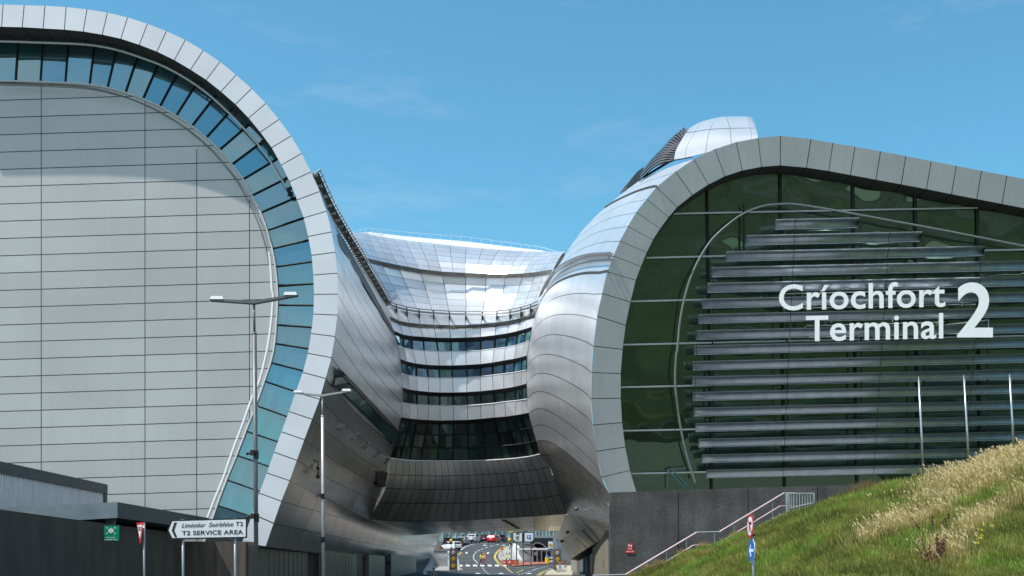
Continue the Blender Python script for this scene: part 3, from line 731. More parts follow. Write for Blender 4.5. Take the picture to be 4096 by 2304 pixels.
# ================================================================== LINK BUILDING
dep = np.array([94.0, 95.0, 95.7, 96.2, 96.6, 96.8, 96.8, 96.6, 96.2, 95.5, 94.7, 93.7, 92.7])
rowsA = {}
def row(fn, pts, dd):
    return [P(*fn(*p), float(dep[i]+dd)) for i, p in enumerate(pts)]
def xrow(fn, xs, curve, dd, bowl=0.0):
    cx = [c[0] for c in curve]; cy = [c[1] for c in curve]
    return [P(*fn(x, float(np.interp(x, cx, cy))), float(dep[i]+dd-bowl*((i-6)/6)**2)) for i, x in enumerate(xs)]
topx = [380, 490, 620, 800, 1050, 1380, 1765, 2140, 2420, 2600, 2700, 2790, 2890]
topc = [(380, 218), (540, 232), (700, 262), (1000, 310), (1350, 350), (1570, 378), (1765, 395), (1970, 408), (2140, 425), (2320, 440), (2576, 447), (2900, 447)]
g1x = [560, 680, 790, 990, 1235, 1485, 1750, 1990, 2210, 2400, 2540, 2640, 2740]
g1c = [(560, 540), (590, 550), (850, 610), (1220, 680), (1480, 710), (1750, 725), (2000, 738), (2230, 740), (2440, 730), (2576, 715), (2700, 695), (2750, 688)]
rlx = [830, 960, 1080, 1220, 1385, 1565, 1750, 1940, 2105, 2255, 2380, 2490, 2580]
rlc = [(830, 1050), (850, 1060), (960, 1105), (1080, 1135), (1220, 1158), (1385, 1172), (1565, 1182), (1750, 1187), (1940, 1187), (2105, 1182), (2255, 1167), (2380, 1143), (2490, 1112), (2580, 1075)]
g2x = [880, 990, 1100, 1230, 1390, 1565, 1750, 1930, 2100, 2255, 2380, 2460, 2550]
g2c = [(870, 1200), (895, 1215), (990, 1262), (1100, 1285), (1230, 1298), (1390, 1308), (1565, 1313), (1750, 1310), (1930, 1302), (2100, 1285), (2255, 1262), (2380, 1235), (2530, 1185), (2560, 1180)]
w1t = [(925, 75), (1040, 125), (1140, 140), (1270, 150), (1420, 160), (1585, 162), (1755, 158), (1920, 150), (2090, 130), (2230, 110), (2340, 85), (2440, 58), (2510, 35)]
w1b = [(985, 240), (1050, 262), (1145, 285), (1280, 297), (1440, 305), (1590, 305), (1755, 303), (1925, 293), (2080, 275), (2210, 258), (2330, 235), (2420, 205), (2480, 180)]
w2t = [(1012, 402), (1085, 432), (1190, 455), (1310, 470), (1450, 476), (1600, 476), (1760, 470), (1920, 460), (2060, 443), (2190, 420), (2310, 400), (2395, 380), (2450, 362)]
w2b = [(1030, 560), (1100, 580), (1195, 592), (1330, 605), (1460, 608), (1600, 608), (1770, 602), (1920, 590), (2060, 575), (2190, 560), (2300, 545), (2390, 530), (2450, 518)]
w3t = [(1035, 728), (1110, 752), (1200, 765), (1330, 778), (1460, 785), (1610, 785), (1765, 780), (1925, 770), (2070, 755), (2190, 740), (2310, 720), (2395, 700), (2450, 682)]
w3b = [(1033, 890), (1110, 905), (1200, 915), (1330, 922), (1460, 927), (1610, 927), (1775, 922), (1925, 912), (2080, 898), (2200, 880), (2330, 868), (2400, 858), (2460, 848)]
w4t = [(1012, 1066), (1120, 1085), (1200, 1092), (1320, 1100), (1460, 1105), (1615, 1102), (1775, 1098), (1930, 1085), (2080, 1070), (2210, 1060), (2320, 1045), (2400, 1032), (2490, 1012)]
w4b = [(1064, 213), (1130, 222), (1190, 228), (1260, 230), (1370, 232), (1465, 232), (1570, 230), (1680, 228), (1790, 222), (1880, 214), (1950, 205), (1990, 197), (2045, 183)]
LK = thing('link_building', 'curved silver link building bridging the road between the two terminals, with four ribbon windows', 'building', (0, 0, 0))
tp = xrow(sA, topx, topc, 9, 4); ga = xrow(sA, g1x, g1c, 4.5, 6); rlr = xrow(sA, rlx, rlc, 0.2, 1.0); gb = xrow(sA, g2x, g2c, 0.0)
def panels(name, r0, r1, nrow, m, parent, ease=1.0, usub=1, drop=0.0):
    """flat facets: nrow rows of panels between two curves"""
    rows = []
    for k in range(nrow+1):
        t = k/nrow
        rows.append([a.lerp(b, t)+Vector((0, drop*4*t*(1-t), 0)) for a, b in zip(r0, r1)])
    if usub > 1: rows = [[r[i].lerp(r[i+1], j/usub) for i in range(len(r)-1) for j in range(usub)]+[r[-1]] for r in rows]
    G = rows; nu = len(rows[0]); v = []; f = []; uv = []
    for i in range(len(rows)-1):
        for j in range(nu-1):
            b = len(v); v += [G[i][j], G[i][j+1], G[i+1][j+1], G[i+1][j]]; uv += [(j, i), (j+1, i), (j+1, i+1), (j, i+1)]; f.append([b, b+1, b+2, b+3])
    return mesh(name, v, f, m, parent, uv=uv)
panels('upper_roof', tp, ga, 6, M['roof'], LK, usub=2, drop=-1.0)
panels('lower_roof', ga, rlr, 6, M['roof'], LK, drop=1.6)
panels('eaves_panel', rlr, gb, 1, M['spandrel'], LK)
rw1t, rw1b = row(sB, w1t, 0), row(sB, w1b, 0.15)
rw2t, rw2b = row(sB, w2t, 0.1), row(sB, w2b, 0.3)
rw3t, rw3b = row(sB, w3t, 0.3), row(sB, w3b, 0.4)
rw4t, rw4b = row(sB, w4t, 0.6), row(sD, w4b, 1.5)
panels('spandrel', gb, rw1t, 1, M['spandrel'], LK)
panels('spandrel', rw1b, rw2t, 1, M['spandrel'], LK)
panels('spandrel', rw2b, rw3t, 1, M['spandrel'], LK)
panels('spandrel', rw3b, rw4t, 1, M['spandrel'], LK)
bk = Vector((0, 0.22, 0))
for t_, b_, nr, mt, us in ((rw1t, rw1b, 1, 'glass_w', 2), (rw2t, rw2b, 1, 'glass_w', 2), (rw3t, rw3b, 1, 'glass_d', 2), (rw4t, rw4b, 3, 'glass_d', 2)):
    wv_ = panels('ribbon_window', [p+bk for p in t_], [p+bk for p in b_], nr, M[mt], LK, usub=us)
    mb = MB()
    for a, b in zip(t_, b_): mb.tube([a+bk*0.6, b+bk*0.6], 0.05, 4)
    mb.tube([a+bk*0.6 for a in t_], 0.05, 4).tube([a+bk*0.6 for a in b_], 0.05, 4)
    if nr > 1:
        for k in (1, 2): mb.tube([a.lerp(b, k/3)+bk*0.6 for a, b in zip(t_, b_)], 0.06, 4)
    mb.build('window_frame', M['black'], wv_)
    # hood above, pale sill below
    strip('window_hood', [p+Vector((0, -0.22, 0.06)) for p in t_], [p+Vector((0, 0.25, -0.24)) for p in t_], M['dark'], wv_)
    MB().tube([p+Vector((0, 0.02, 0.0)) for p in b_], 0.055, 4).build('sill', M['white_trim'], wv_)
# gutters
def ribbon(name, pts, wdt, m, out=0.12):
    return strip(name, [p+Vector((0, -out, wdt/2)) for p in pts], [p+Vector((0, -out-0.05, -wdt/2)) for p in pts], m, LK)
ribbon('roof_gutter', ga, 0.38, M['gutter'], 0.3); ribbon('roof_gutter', gb, 0.3, M['gutter'])
# walkway rail
up = Vector((0, -0.7, 0.25))
mb = MB().tube([p+up for p in rlr], 0.05, 5).tube([p+up+Vector((0, 0, -0.28)) for p in rlr], 0.05, 5).tube([p+up+Vector((0, 0.25, -0.14)) for p in rlr], 0.04, 5)
mb.build('walkway_rail', M['steel'], LK)
mb = MB()
for p in rlr[1:-1]:
    b = len(mb.v); mb.v += [tuple(p+Vector((0, 0, -0.45))), tuple(p), tuple(p+up), tuple(p+Vector((0.09, 0, -0.45))), tuple(p+Vector((0.09, 0, 0))), tuple(p+up+Vector((0.09, 0, 0)))]
    mb.f += [[b, b+1, b+2], [b+5, b+4, b+3], [b, b+2, b+5, b+3], [b+1, b+4, b+5, b+2], [b, b+3, b+4, b+1]]; mb.cut()
mb.build_each('walkway_bracket', M['gutter'], LK)
# ridge band and guard rail
rb0 = [p+Vector((0, 0.5, 0.0)) for p in tp]
hh = np.interp(range(13), [0, 2, 6, 10, 12], [0.1, 0.8, 1.2, 0.5, 0.0])
strip('ridge_upstand', rb0, [p+Vector((0, 0.9, float(hh[i])*0.78)) for i, p in enumerate(rb0)], M['white_trim'], LK)
rt = [p+Vector((0, 0.7, float(hh[i])+0.12)) for i, p in enumerate(rb0)]
mb = MB().tube(rt, 0.013, 4)
for a in resample([tuple(p) for p in rt], 30): mb.tube([a, (a[0], a[1], a[2]-1.0)], 0.014, 4)
mb.build('ridge_rail', M['white_trim'], LK)
# belly
def drow(pts, dd):
    xs = np.linspace(pts[0][0], pts[-1][0], 13); return [P(*sD(x, float(np.interp(x, [q[0] for q in pts], [q[1] for q in pts]))), float(d_)) for x, d_ in zip(xs, dd)]
b1 = drow([(1056, 318), (1140, 325), (1400, 328), (1640, 322), (1880, 305), (1990, 290), (2090, 272)], dep+1.6)
b2 = drow([(1035, 408), (1250, 415), (1500, 415), (1700, 402), (1870, 388), (2050, 372), (2122, 363)], dep+2.2)
b3 = drow([(992, 498), (1170, 505), (1400, 505), (1650, 500), (1890, 485), (2060, 465), (2152, 453)], dep+3.6)
b4 = drow([(926, 606), (1170, 620), (1400, 620), (1700, 606), (1930, 592), (2200, 573)], np.linspace(101, 99, 13)+np.sin(np.linspace(0, np.pi, 13))*1.5)
xs0 = np.linspace(w4b[0][0], w4b[-1][0], 13)
b0 = [P(*sD(x, float(np.interp(x, [q[0] for q in w4b], [q[1] for q in w4b]))+5), float(d_)) for x, d_ in zip(xs0, dep+1.35)]
br = [b0, b1, b2, b3, b4]
br = [[r[i].lerp(r[i+1], j/2) for i in range(12) for j in range(2)]+[r[-1]] for r in br]
v = []; f = []; uv = []
for i in range(4):
    for j in range(24):
        b = len(v); v += [br[i][j], br[i][j+1], br[i+1][j+1], br[i+1][j]]; uv += [(j, i), (j+1, i), (j+1, i+1), (j, i+1)]; f.append([b, b+1, b+2, b+3])
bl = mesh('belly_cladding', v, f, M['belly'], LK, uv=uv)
bm = bmesh.new(); bm.from_mesh(bl.data); bmesh.ops.remove_doubles(bm, verts=bm.verts[:], dist=0.001)
for fc in bm.faces: fc.smooth = True
bm.to_mesh(bl.data); bm.free()
# underside over the road
rear = [P(*sD(x, y), Y) for x, y, Y in zip(np.linspace(1205, 2155, 13), np.interp(np.linspace(1205, 2155, 13), [1205, 1385, 1850, 2155], [712, 697, 681, 683]), np.interp(range(13), [0, 1, 2, 3, 4, 12], [139.5, 133, 127, 121, 116, 115]))]
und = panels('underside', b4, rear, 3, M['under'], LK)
strip('rear_roof', [p+Vector((0, 0.5, 0.0)) for p in tp], [p+Vector((0, 0.02, 0.4)) for p in rear], M['roof'], LK)
MB().box(-28, 150, 7, 24, 72, 14).build('rear_wing', M['fascia_r'], LB)
strip('drip_edge', [p+Vector((0, -0.05, 0.12)) for p in b4], [p+Vector((0, 0.9, -0.03)) for p in b4], M['dark'], LK)
mb = MB()
for k in range(6):
    t = 0.15+0.12*k; p = b4[8].lerp(rear[9], t); mb.box(p.x, p.y, p.z-0.04, 0.45, 0.5, 0.05).cut()
mb.build_each('vent_slot', M['black'], und)


# ================================================================== RIGHT TERMINAL
RB = thing('terminal_building', 'silver terminal with grey curved rim around a dark green glass wall with long horizontal louvres', 'building', (0, 0, 0))
ro5 = [(106, 1412), (128, 1240), (155, 1110), (185, 985), (222, 895), (258, 808), (303, 725), (352, 645), (412, 570), (467, 500), (577, 410), (682, 340), (803, 281), (925, 242), (1050, 218), (1178, 205),
       (1355, 224), (1480, 247), (1607, 267), (1753, 294), (1898, 321), (2043, 350), (2188, 378), (2333, 406), (2478, 434), (2623, 462), (2768, 490), (2913, 518), (3058, 546)]
ri5 = [(273, 1430), (290, 1292), (318, 1158), (348, 1033), (378, 955), (411, 875), (447, 802), (488, 738), (537, 672), (585, 615), (672, 545), (765, 485), (860, 437), (960, 404), (1070, 383), (1178, 375),
       (1328, 388), (1455, 407), (1580, 430), (1727, 457), (1872, 484), (2017, 511), (2160, 540), (2305, 568), (2450, 596), (2595, 624), (2740, 652), (2885, 680), (3030, 708)]
ro6 = [(240, 1085), (200, 975), (153, 873), (122, 725), (102, 574), (93, 423), (95, 273)]
ri6 = [(400, 1065), (352, 960), (315, 835), (288, 700), (270, 560), (262, 420), (262, 278)]
Ro = [s6(*p) for p in ro6]+[s5(*p) for p in ro5]; Ri = [s6(*p) for p in ri6]+[s5(*p) for p in ri5]
RoF = [R(*p) for p in Ro]; RiF = [R(*p) for p in Ri]
strip('fascia', RoF, RiF, M['fascia_r'], RB)
rback = [p+Vector((0, 1.9, 0)) for p in RiF]
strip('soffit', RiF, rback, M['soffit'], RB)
gp = [R(x, y, 0)+Vector((0, 1.5, 0)) for x, y in Ri]
# move glass outline slightly outwards so it tucks behind the rim
gc = Vector((30, 72, 15))
gp = [p+(Vector((p.x-gc.x, 0, p.z-gc.z)).normalized()*0.3) for p in gp]
bot = R(4480, 1985, 1.5+0.0)
gpts = gp+[Vector((gp[-1].x, bot.y, 5.0)), Vector((gp[0].x, bot.y+0.2, 5.0))]
# glass is one leaning plane: project y
def onglass(p, off=1.5): return Vector((p.x, 76+off-0.2*p.z, p.z))
gpts = [onglass(p) for p in gpts]
mj = [2300+ (757/1.4343), 3120, 3412, 3662, 3910]
glz = mesh('glass_wall', gpts, [list(range(len(gpts)))], M['glass_r'], RB, uv=[((p.x)/6, p.z/4.3) for p in gpts])
mb = MB()
def RG(px, py, off=1.35): return P(px, py, lean_Y(py, off))
for xt, yt, xb in ((2828, 738, 2847), (3120, 665, 3140), (3412, 715, 3430), (3662, 775, 3675), (3910, 835, 3925), (4150, 880, 4160)):
    mb.tube([RG(xt, yt), RG(xb, 1990)], 0.09, 4).cut()
mb.tube([RG(2973, 818, 0.8), RG(2976, 1062, 0.8)], 0.07, 4).cut()
mb.build_each('mullion', M['black'], glz)
mb = MB()
for (xa, ya, xb, yb) in (s5(555, 652)+s5(2310, 618), s5(410, 905)+s5(3000, 849), s5(318, 1155)+s5(3000, 1097), s5(275, 1404)+s5(3000, 1345), s6(262, 357)+s6(3000, 300), s6(275, 607)+s6(3000, 550), s6(322, 853)+s6(3000, 795)):
    mb.tube([RG(xa, ya, 1.25), RG(xb, yb, 1.25)], 0.055, 4).cut()
mb.build_each('transom', M['white_trim'], glz)
cr = [s6(*p) for p in ((690, 905), (645, 760), (612, 620), (590, 480), (575, 330), (580, 180))]+[s5(*p) for p in ((588, 1430), (600, 1290), (625, 1150), (665, 1015), (720, 900), (785, 800), (870, 720), (960, 655), (1070, 610), (1178, 597), (1280, 600), (1500, 635), (1800, 690), (2100, 745), (2576, 838), (2900, 895))]
crs = smooth_curve(cr, 3)
MB().tube([RG(x, y, 0.2) for x, y in crs], 0.07, 6).build('maintenance_rail', M['lrail'], RB)
# louvres
lv = [(1150, 737, 1622), (985, 828, 1980), (868, 920, 2342), (785, 1010, 3000), (760, 1100, 3000), (732, 1190, 3000), (710, 1278, 3000), (695, 1370, 3000)]
lv6 = [(685, 166), (678, 255), (675, 343), (678, 431), (682, 520), (693, 608), (710, 697), (730, 787), (755, 874)]
def louvre_mat():
    m, nt, o = new_mat('louvre_blade')
    uv = N(nt, 'ShaderNodeUVMap'); sp = N(nt, 'ShaderNodeSeparateXYZ'); nt.links.new(uv.outputs[0], sp.inputs[0])
    tc = N(nt, 'ShaderNodeTexCoord')
    c = mixc(nt, 1.0, (0.46, 0.53, 0.62), mapr(nt, noise(nt, tc.outputs['Object'], 1.5, 6, .7), .3, .7, .82, 1.18), 'MULTIPLY')
    f = math_(nt, 'ABSOLUTE', math_(nt, 'SUBTRACT', math_(nt, 'FRACT', math_(nt, 'ADD', sp.outputs[0], 0.5)), 0.5))
    c = mixc(nt, math_(nt, 'LESS_THAN', f, 0.003), c, (0.03, 0.03, 0.03))
    b = pbr(nt, c, 0.30, 0.85); nt.links.new(b.outputs[0], o.inputs[0]); return m
M['louvre'] = louvre_mat()
allv = [(s5(x, y), s5(xr, y-(xr-x)*0.0215)) for x, y, xr in lv]+[(s6(x, y), s6(3000, y-(3000-x)*0.0235)) for x, y in lv6]
for (a, b) in allv:
    n = 12; v = []; uv = []; f = []
    prof = [(0.10, -0.03), (0.0, -0.01), (-0.01, 0.07), (-0.06, 0.19), (-0.18, 0.33), (-0.42, 0.46)]   # back, up
    for side in range(2):
        x, y = (a, b)[side]; p = R(x, y, -0.5)
        for by, uz in prof: v.append((p.x-(0.12*uz/0.66 if side == 0 else 0), p.y+by*1.0, p.z+uz)); uv.append((p.x/6.0, uz))
        for by, uz in prof[::-1]: v.append((p.x-(0.12*uz/0.66 if side == 0 else 0), p.y+by+0.06, p.z+uz-0.04)); uv.append((p.x/6.0, uz))
    k = len(prof)*2
    for i in range(k): f.append([i, (i+1) % k, k+(i+1) % k, k+i])
    f.append(list(range(k))[::-1]); f.append(list(range(k, 2*k)))
    lo = mesh('louvre', v, f, M['louvre'], RB, uv=uv)
    for po in list(lo.data.polygons)[:4]: po.use_smooth = True
mb = MB()
for xt, xb, y0, y1 in ((2847, 2858, 1220, 1905), (3145, 3152, 900, 1900), (3440, 3448, 900, 1890), (3690, 3700, 960, 1880), (3945, 3955, 1010, 1870)):
    pts = [RG(xt+(xb-xt)*t, y0+(y1-y0)*t, -0.25) for t in (0, 1)]
    mb.tube(pts, 0.06, 4).cut()
mb.build_each('louvre_hanger', M['dark'], RB)
# furniture glimpsed at the foot of the glass
mb = MB().tube([RG(*s6(530, 830), 0.9), RG(*s6(630, 935), 0.9)], 0.05, 5).tube([RG(*s6(548, 822), 0.9), RG(*s6(650, 925), 0.9)], 0.05, 5).tube([RG(*s6(530, 830), 0.9), RG(*s6(530, 945), 0.9)], 0.04, 5).tube([RG(*s6(530, 830), .9), RG(*s6(640, 820), .9)], 0.03, 5)
mb.build('inner_stair_rail', plain('glass_rail', (0.1, 0.25, 0.27), 0.3, 0.3), RB)

# right flank
def dep_path(px_pts, Y0, Y1, n=26, tail=None):
    p = smooth_curve(px_pts, 4); p = resample(p, n)
    Ys = np.linspace(Y0, Y1, n)
    pts = [P(x, y, Y) for (x, y), Y in zip(p, Ys)]
    return pts
def ringY(pt): return lean_Y(pt[1])
rr_px = [
 [sG(1365, 712), sG(1150, 775), sG(900, 870), sG(740, 935), sG(600, 1000)],
 [sG(1095, 897), sG(1000, 920), sG(700, 1030), sG(560, 1070), sG(450, 1110)],
 [sC(1512, 122), sC(1400, 140), sC(1200, 205), sC(1000, 310), sC(905, 380)],
 [sC(1410, 237), sC(1250, 255), sC(1100, 310), sC(950, 385), sC(850, 450)],
 [sC(1312, 364), sC(1150, 390), sC(950, 460), sC(800, 560), sC(700, 640)],
 [sC(1235, 497), sC(1050, 515), sC(900, 565), sC(760, 650), sC(645, 735)],
 [sC(1158, 640), sC(1000, 640), sC(850, 680), sC(700, 760), sC(560, 870)],
 [sC(1095, 787), sC(960, 775), sC(800, 800), sC(650, 860), sC(530, 930), sC(470, 1000), sC(420, 1075), sC(380, 1160), sC(345, 1275)],
 [sC(1040, 940), sC(900, 920), sC(780, 932), sC(650, 970), sC(540, 1035), sC(460, 1100), sC(400, 1180), sC(362, 1260), sC(330, 1350)],
 [sC(985, 1150), sC(905, 1127), sC(740, 1118), sC(600, 1140), sC(520, 1165), sC(440, 1215), sC(385, 1275), sC(345, 1350), sC(318, 1420)],
 [sC(932, 1400), sC(860, 1365), sC(700, 1335), sC(560, 1333), sC(480, 1350), sC(410, 1395), sC(355, 1450), sC(318, 1520), sE(290, 120)],
 [sE(900, 205), sE(830, 160), sE(700, 115), sE(560, 87), sE(450, 88), sE(370, 115), sE(315, 165), sE(270, 235)],
 [sE(882, 462), sE(800, 400), sE(650, 325), sE(530, 285), sE(430, 277), sE(345, 300), sE(290, 345), sE(255, 400)],
 [sE(880, 716), sE(800, 650), sE(620, 540), sE(480, 475), sE(400, 460), sE(325, 475), sE(275, 515), sE(250, 575)],
 [sE(895, 970), sE(800, 870), sE(620, 740), sE(480, 660), sE(400, 632), sE(340, 632), sE(290, 660), sE(258, 720)],
 [sE(935, 1225), sE(850, 1110), sE(680, 980), sE(500, 860), sE(420, 815), sE(360, 800), sE(310, 815), sE(280, 860)],
 [sE(982, 1470), sE(930, 1390), sE(780, 1220), sE(640, 1110), sE(500, 1005), sE(410, 962), sE(350, 958), sE(312, 985)],
 [sE(1060, 1640), sE(930, 1520), sE(780, 1380), sE(660, 1260), sE(560, 1180), sE(460, 1115), sE(400, 1105), sE(352, 1120)],
 [sE(1090, 1760), sE(900, 1590), sE(780, 1480), sE(640, 1360), sE(540, 1290), sE(470, 1262), sE(430, 1258), sE(392, 1262)],
 [sD(2478, 530), sD(2400, 460), sD(2300, 385), sD(2220, 330), sD(2150, 295), sD(2115, 280), sD(2092, 272)],
 [sD(2492, 585), sD(2420, 530), sD(2330, 465), sD(2240, 415), sD(2170, 382), sD(2140, 370), sD(2120, 364)],
 [sD(2505, 625), sD(2430, 585), sD(2350, 535), sD(2270, 495), sD(2200, 468), sD(2170, 458), sD(2150, 453)],
 [sD(2512, 650), sD(2460, 635), sD(2380, 612), sD(2300, 592), sD(2240, 580), sD(2215, 576), sD(2198, 573)],
]
endY = [82, 84, 84, 85, 86, 87, 89, 92.6]+[92.7]*8+[93.0, 93.3, 94.0, 94.3, 95, 96.3, 99]
rows_r = []
for r_, ey in zip(rr_px, endY):
    y0 = ringY(r_[0]); rows_r.append(dep_path(r_, y0, ey))
G_ = np.array([[list(p) for p in r] for r in rows_r])
for _ in range(3):
    H2 = G_.copy(); H2[1:-1, 2:] = (G_[:-2, 2:]+2*G_[1:-1, 2:]+G_[2:, 2:])/4; H2[1:-1, 1] = (G_[1:-1, 1]+H2[1:-1, 1])/2; H2[15:, -1] = G_[15:, -1]; G_ = H2
    H2 = G_.copy(); H2[:, 1:-1] = (G_[:, :-2]+2*G_[:, 1:-1]+G_[:, 2:])/4; G_ = H2
rows_r = [[Vector(p) for p in r] for r in G_]
surface('flank_cladding', rows_r[:18], M['flank_r'], RB, vsub=4, ucells=22)
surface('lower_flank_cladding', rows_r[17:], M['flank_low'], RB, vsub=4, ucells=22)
# crown of the roof turning away from sight
cw = []
for i, r_ in enumerate(rows_r[:7]):
    e_ = r_[-1]; cw.append([e_, e_+Vector((-0.5, 2.5, -0.3)), e_+Vector((-0.2, 6, -1.8)), e_+Vector((1.0, 12, -5))])
surface('roof_crown', cw, M['flank_r'], RB, vsub=2, ucells=3)
ridge = RoF[17:]
strip('roof_cladding', ridge, [p+Vector((0, 34, -3)) for p in ridge], M['roof'], RB)
# lower right skin under the bridge
rl_rows = [[*rows_r[-1][::3], P(*sD(2198, 573), 99), P(*sD(2155, 683), 115), P(*sD(2112, 690), 120)],
           [P(*sD(2520, 672), 75), P(*sD(2360, 668), 92), P(*sD(2260, 690), 99), P(*sD(2190, 735), 112), P(*sD(2155, 752), 118)],
           [P(*sD(2530, 672), 74.5), P(*sD(2480, 703), 84), P(*sD(2330, 798), 101), P(*sD(2225, 866), 115)]]
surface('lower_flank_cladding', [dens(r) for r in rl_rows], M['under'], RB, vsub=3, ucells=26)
ft = dens(rl_rows[2]); strip('flank_lip', ft, [p+Vector((0.9, 0, -0.15)) for p in ft], M['dark'], RB)
# gutters and the bracketed rail crossing the flank
def flank_ribbon(name, row_, m, w=0.16, out=0.12):
    c = Vector((0.2, -0.9, 0.2)).normalized()*out
    up_ = [Vector((0, 0, w))]*len(row_)
    return strip(name, [p+c+Vector((0, 0, w)) for p in row_], [p+c-Vector((0, 0, w)) for p in row_], m, RB)
flank_ribbon('roof_gutter', rows_r[2], M['gutter'], 0.10)
flank_ribbon('roof_gutter', rows_r[8], M['gutter'], 0.12)
cc = Vector((-0.25, -0.35, 0.15)); r7 = [p+cc for p in rows_r[7]]
MB().tube(r7, 0.06, 5).tube([p+Vector((-0.12, -0.25, -0.38)) for p in r7], 0.05, 5).build('walkway_rail', M['steel'], RB)
mb = MB()
for p in resample([tuple(q) for q in r7], 48): mb.tube([Vector(p)+Vector((0.2, 0.35, 0.05)), Vector(p)+Vector((-0.1, -0.25, -0.4))], 0.055, 4).cut()
mb.build_each('walkway_bracket', M['pole'], RB)
# cameras and cables on the lower skin
for (x, y) in ((2262, 540), (2205, 688), (2170, 745)):
    p = P(*sD(x, y), 86 if x > 2250 else 92); MB().ball(p.x, p.y, p.z, 0.16).tube([p, p+Vector((0.5, 0, -0.12)), p+Vector((1.1, 0, 0.05)), p+Vector((1.6, 0.3, 0.6))], 0.02, 5).build('security_camera', M['black'] if x < 2250 else M['pole'], RB)

# roof plant hood (dome) behind the rim
DM = thing('roof_plant_hood', 'shiny white rounded plant hood with dark louvred end on top of the right terminal roof', 'roof plant', (0, 0, 0))
rowsd = [
 [sG(1070, 722), sG(1235, 697), sG(1530, 625), sG(1905, 520), sG(2200, 450), sG(2290, 430)],
 [sG(1110, 560), sG(1262, 520), sG(1552, 450), sG(1895, 390), sG(2197, 355), sG(2282, 350)],
 [sG(1250, 325), sG(1378, 312), sG(1597, 280), sG(1882, 266), sG(2182, 262), sG(2258, 262)],
 [sG(1290, 275), sG(1440, 210), sG(1650, 165), sG(1845, 140), sG(2150, 130), sG(2235, 170)],
 [sG(1300, 268), sG(1470, 172), sG(1740, 102), sG(1830, 97), sG(2130, 95), sG(2195, 108)],
 [sG(1320, 330), sG(1480, 240), sG(1740, 180), sG(1830, 175), sG(2130, 175), sG(2190, 185)]]
yd = [77.0, 77.3, 78.0, 79.3, 81.5, 85.5]
dm = [[P(*p, y+abs(i-3)*0.25) for i, p in enumerate(resample(smooth_curve(r_, 4), 21)[::1])] if False else [P(*p, y) for p in smooth_curve(r_, 4)] for r_, y in zip(rowsd, yd)]
surface('hood_shell', dm, M['dome'], DM, vsub=4, ucells=5, vstart=0, vdiv=2)
# slatted end
sr = smooth_curve([sG(1062, 722), sG(1110, 580), sG(1170, 450), sG(1245, 330)], 6)
sl = smooth_curve([sG(565, 1022), sG(600, 900), sG(660, 800), sG(780, 655), sG(960, 480), sG(1120, 360), sG(1245, 290)], 6)
ns = 15; Rr = resample(sr, ns+1); Lr = resample(sl, ns+1)
bkp = []
for i in range(ns+1):
    a = P(*Lr[i], 80.5+i*0.05); b = P(*Rr[i], 77.2+i*0.06); mid = a.lerp(b, 0.5)+Vector((-0.1, -0.7, 0.12)); bkp.append([Vector(p) for p in smooth_curve([tuple(a), tuple(mid), tuple(b)], 5)])
surface('vent_backing', [[p+Vector((0, 0.25, -0.05)) for p in r_] for r_ in bkp], M['slat_dark'], DM)
mb = MB()
for i in range(ns):
    A0 = bkp[i]; A1 = [a.lerp(b, 0.55) for a, b in zip(bkp[i], bkp[i+1])]
    for j in range(len(A0)-1): mb.quad(A0[j], A0[j+1], A1[j+1]+Vector((0, 0.05, 0)), A1[j]+Vector((0, 0.05, 0)))
mb.build('vent_slats', M['dome'], DM)
mesh('hood_top', [P(*sG(1245, 290), 80.6), P(*sG(1300, 262), 81), P(*sG(1250, 325), 78.2), P(*sG(1240, 330), 78)], [[0, 1, 2, 3]], M['dome'], DM)
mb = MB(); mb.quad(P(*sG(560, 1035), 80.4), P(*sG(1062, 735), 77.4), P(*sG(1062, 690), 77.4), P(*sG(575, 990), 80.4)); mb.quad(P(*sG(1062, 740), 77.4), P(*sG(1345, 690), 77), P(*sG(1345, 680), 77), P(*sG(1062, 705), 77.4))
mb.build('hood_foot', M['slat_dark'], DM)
DM2 = thing('roof_plant_hood', 'smaller grey plant hood with louvres just behind the white hood on the right terminal roof', 'roof plant', (0, 0, 0))
mb = MB(); mb.quad(P(*sG(535, 1075), 87), P(*sG(620, 1040), 86), P(*sG(635, 822), 86), P(*sG(540, 892), 87)); mb.quad(P(*sG(380, 1150), 88), P(*sG(535, 1075), 87), P(*sG(540, 892), 87), P(*sG(430, 1020), 88)); mb.build('hood_shell', M['fascia_r'], DM2)
mb = MB()
mb.quad(P(*sG(290, 1210), 89.1), P(*sG(390, 1160), 88.1), P(*sG(425, 1030), 88.1), P(*sG(350, 1120), 89.1)); mb.build('vent_backing', M['slat_dark'], DM2)
mb = MB()
for i in range(6):
    t = i/6; a = P(*sG(290+70*t, 1205-85*t), 89); b = P(*sG(385+42*t, 1160-125*t), 88); mb.tube([a, b], 0.05, 4)
mb.build('vent_slats', M['dome'], DM2)

# base wall on the right of the road
RW = thing('base_wall', 'beige panelled wall with black openings under the right terminal, beside the road', 'wall', (7.3, 76, 0))
mb = MB().box(0, 15, 2.4, 0.3, 16, 5.4).box(0.1, 33, 2.6, 0.3, 3, 5.0).box(0.0, 53, 2.6, 0.3, 12, 4.2); mb.build('wall_panel', M['rbase'], RW)
mb = MB().box(0.9, 33, 2.2, 0.2, 36, 5.0).box(1.0, 14, 5.2, 2.0, 20, 0.2); mb.build('opening', M['black'], RW)
mb = MB()
for k in range(16): mb.box(-0.02+0.3, 23.5, 0.9+0.12*k, 0.06, 3.5, 0.05)
mb.build('grille', M['steel'], RW)

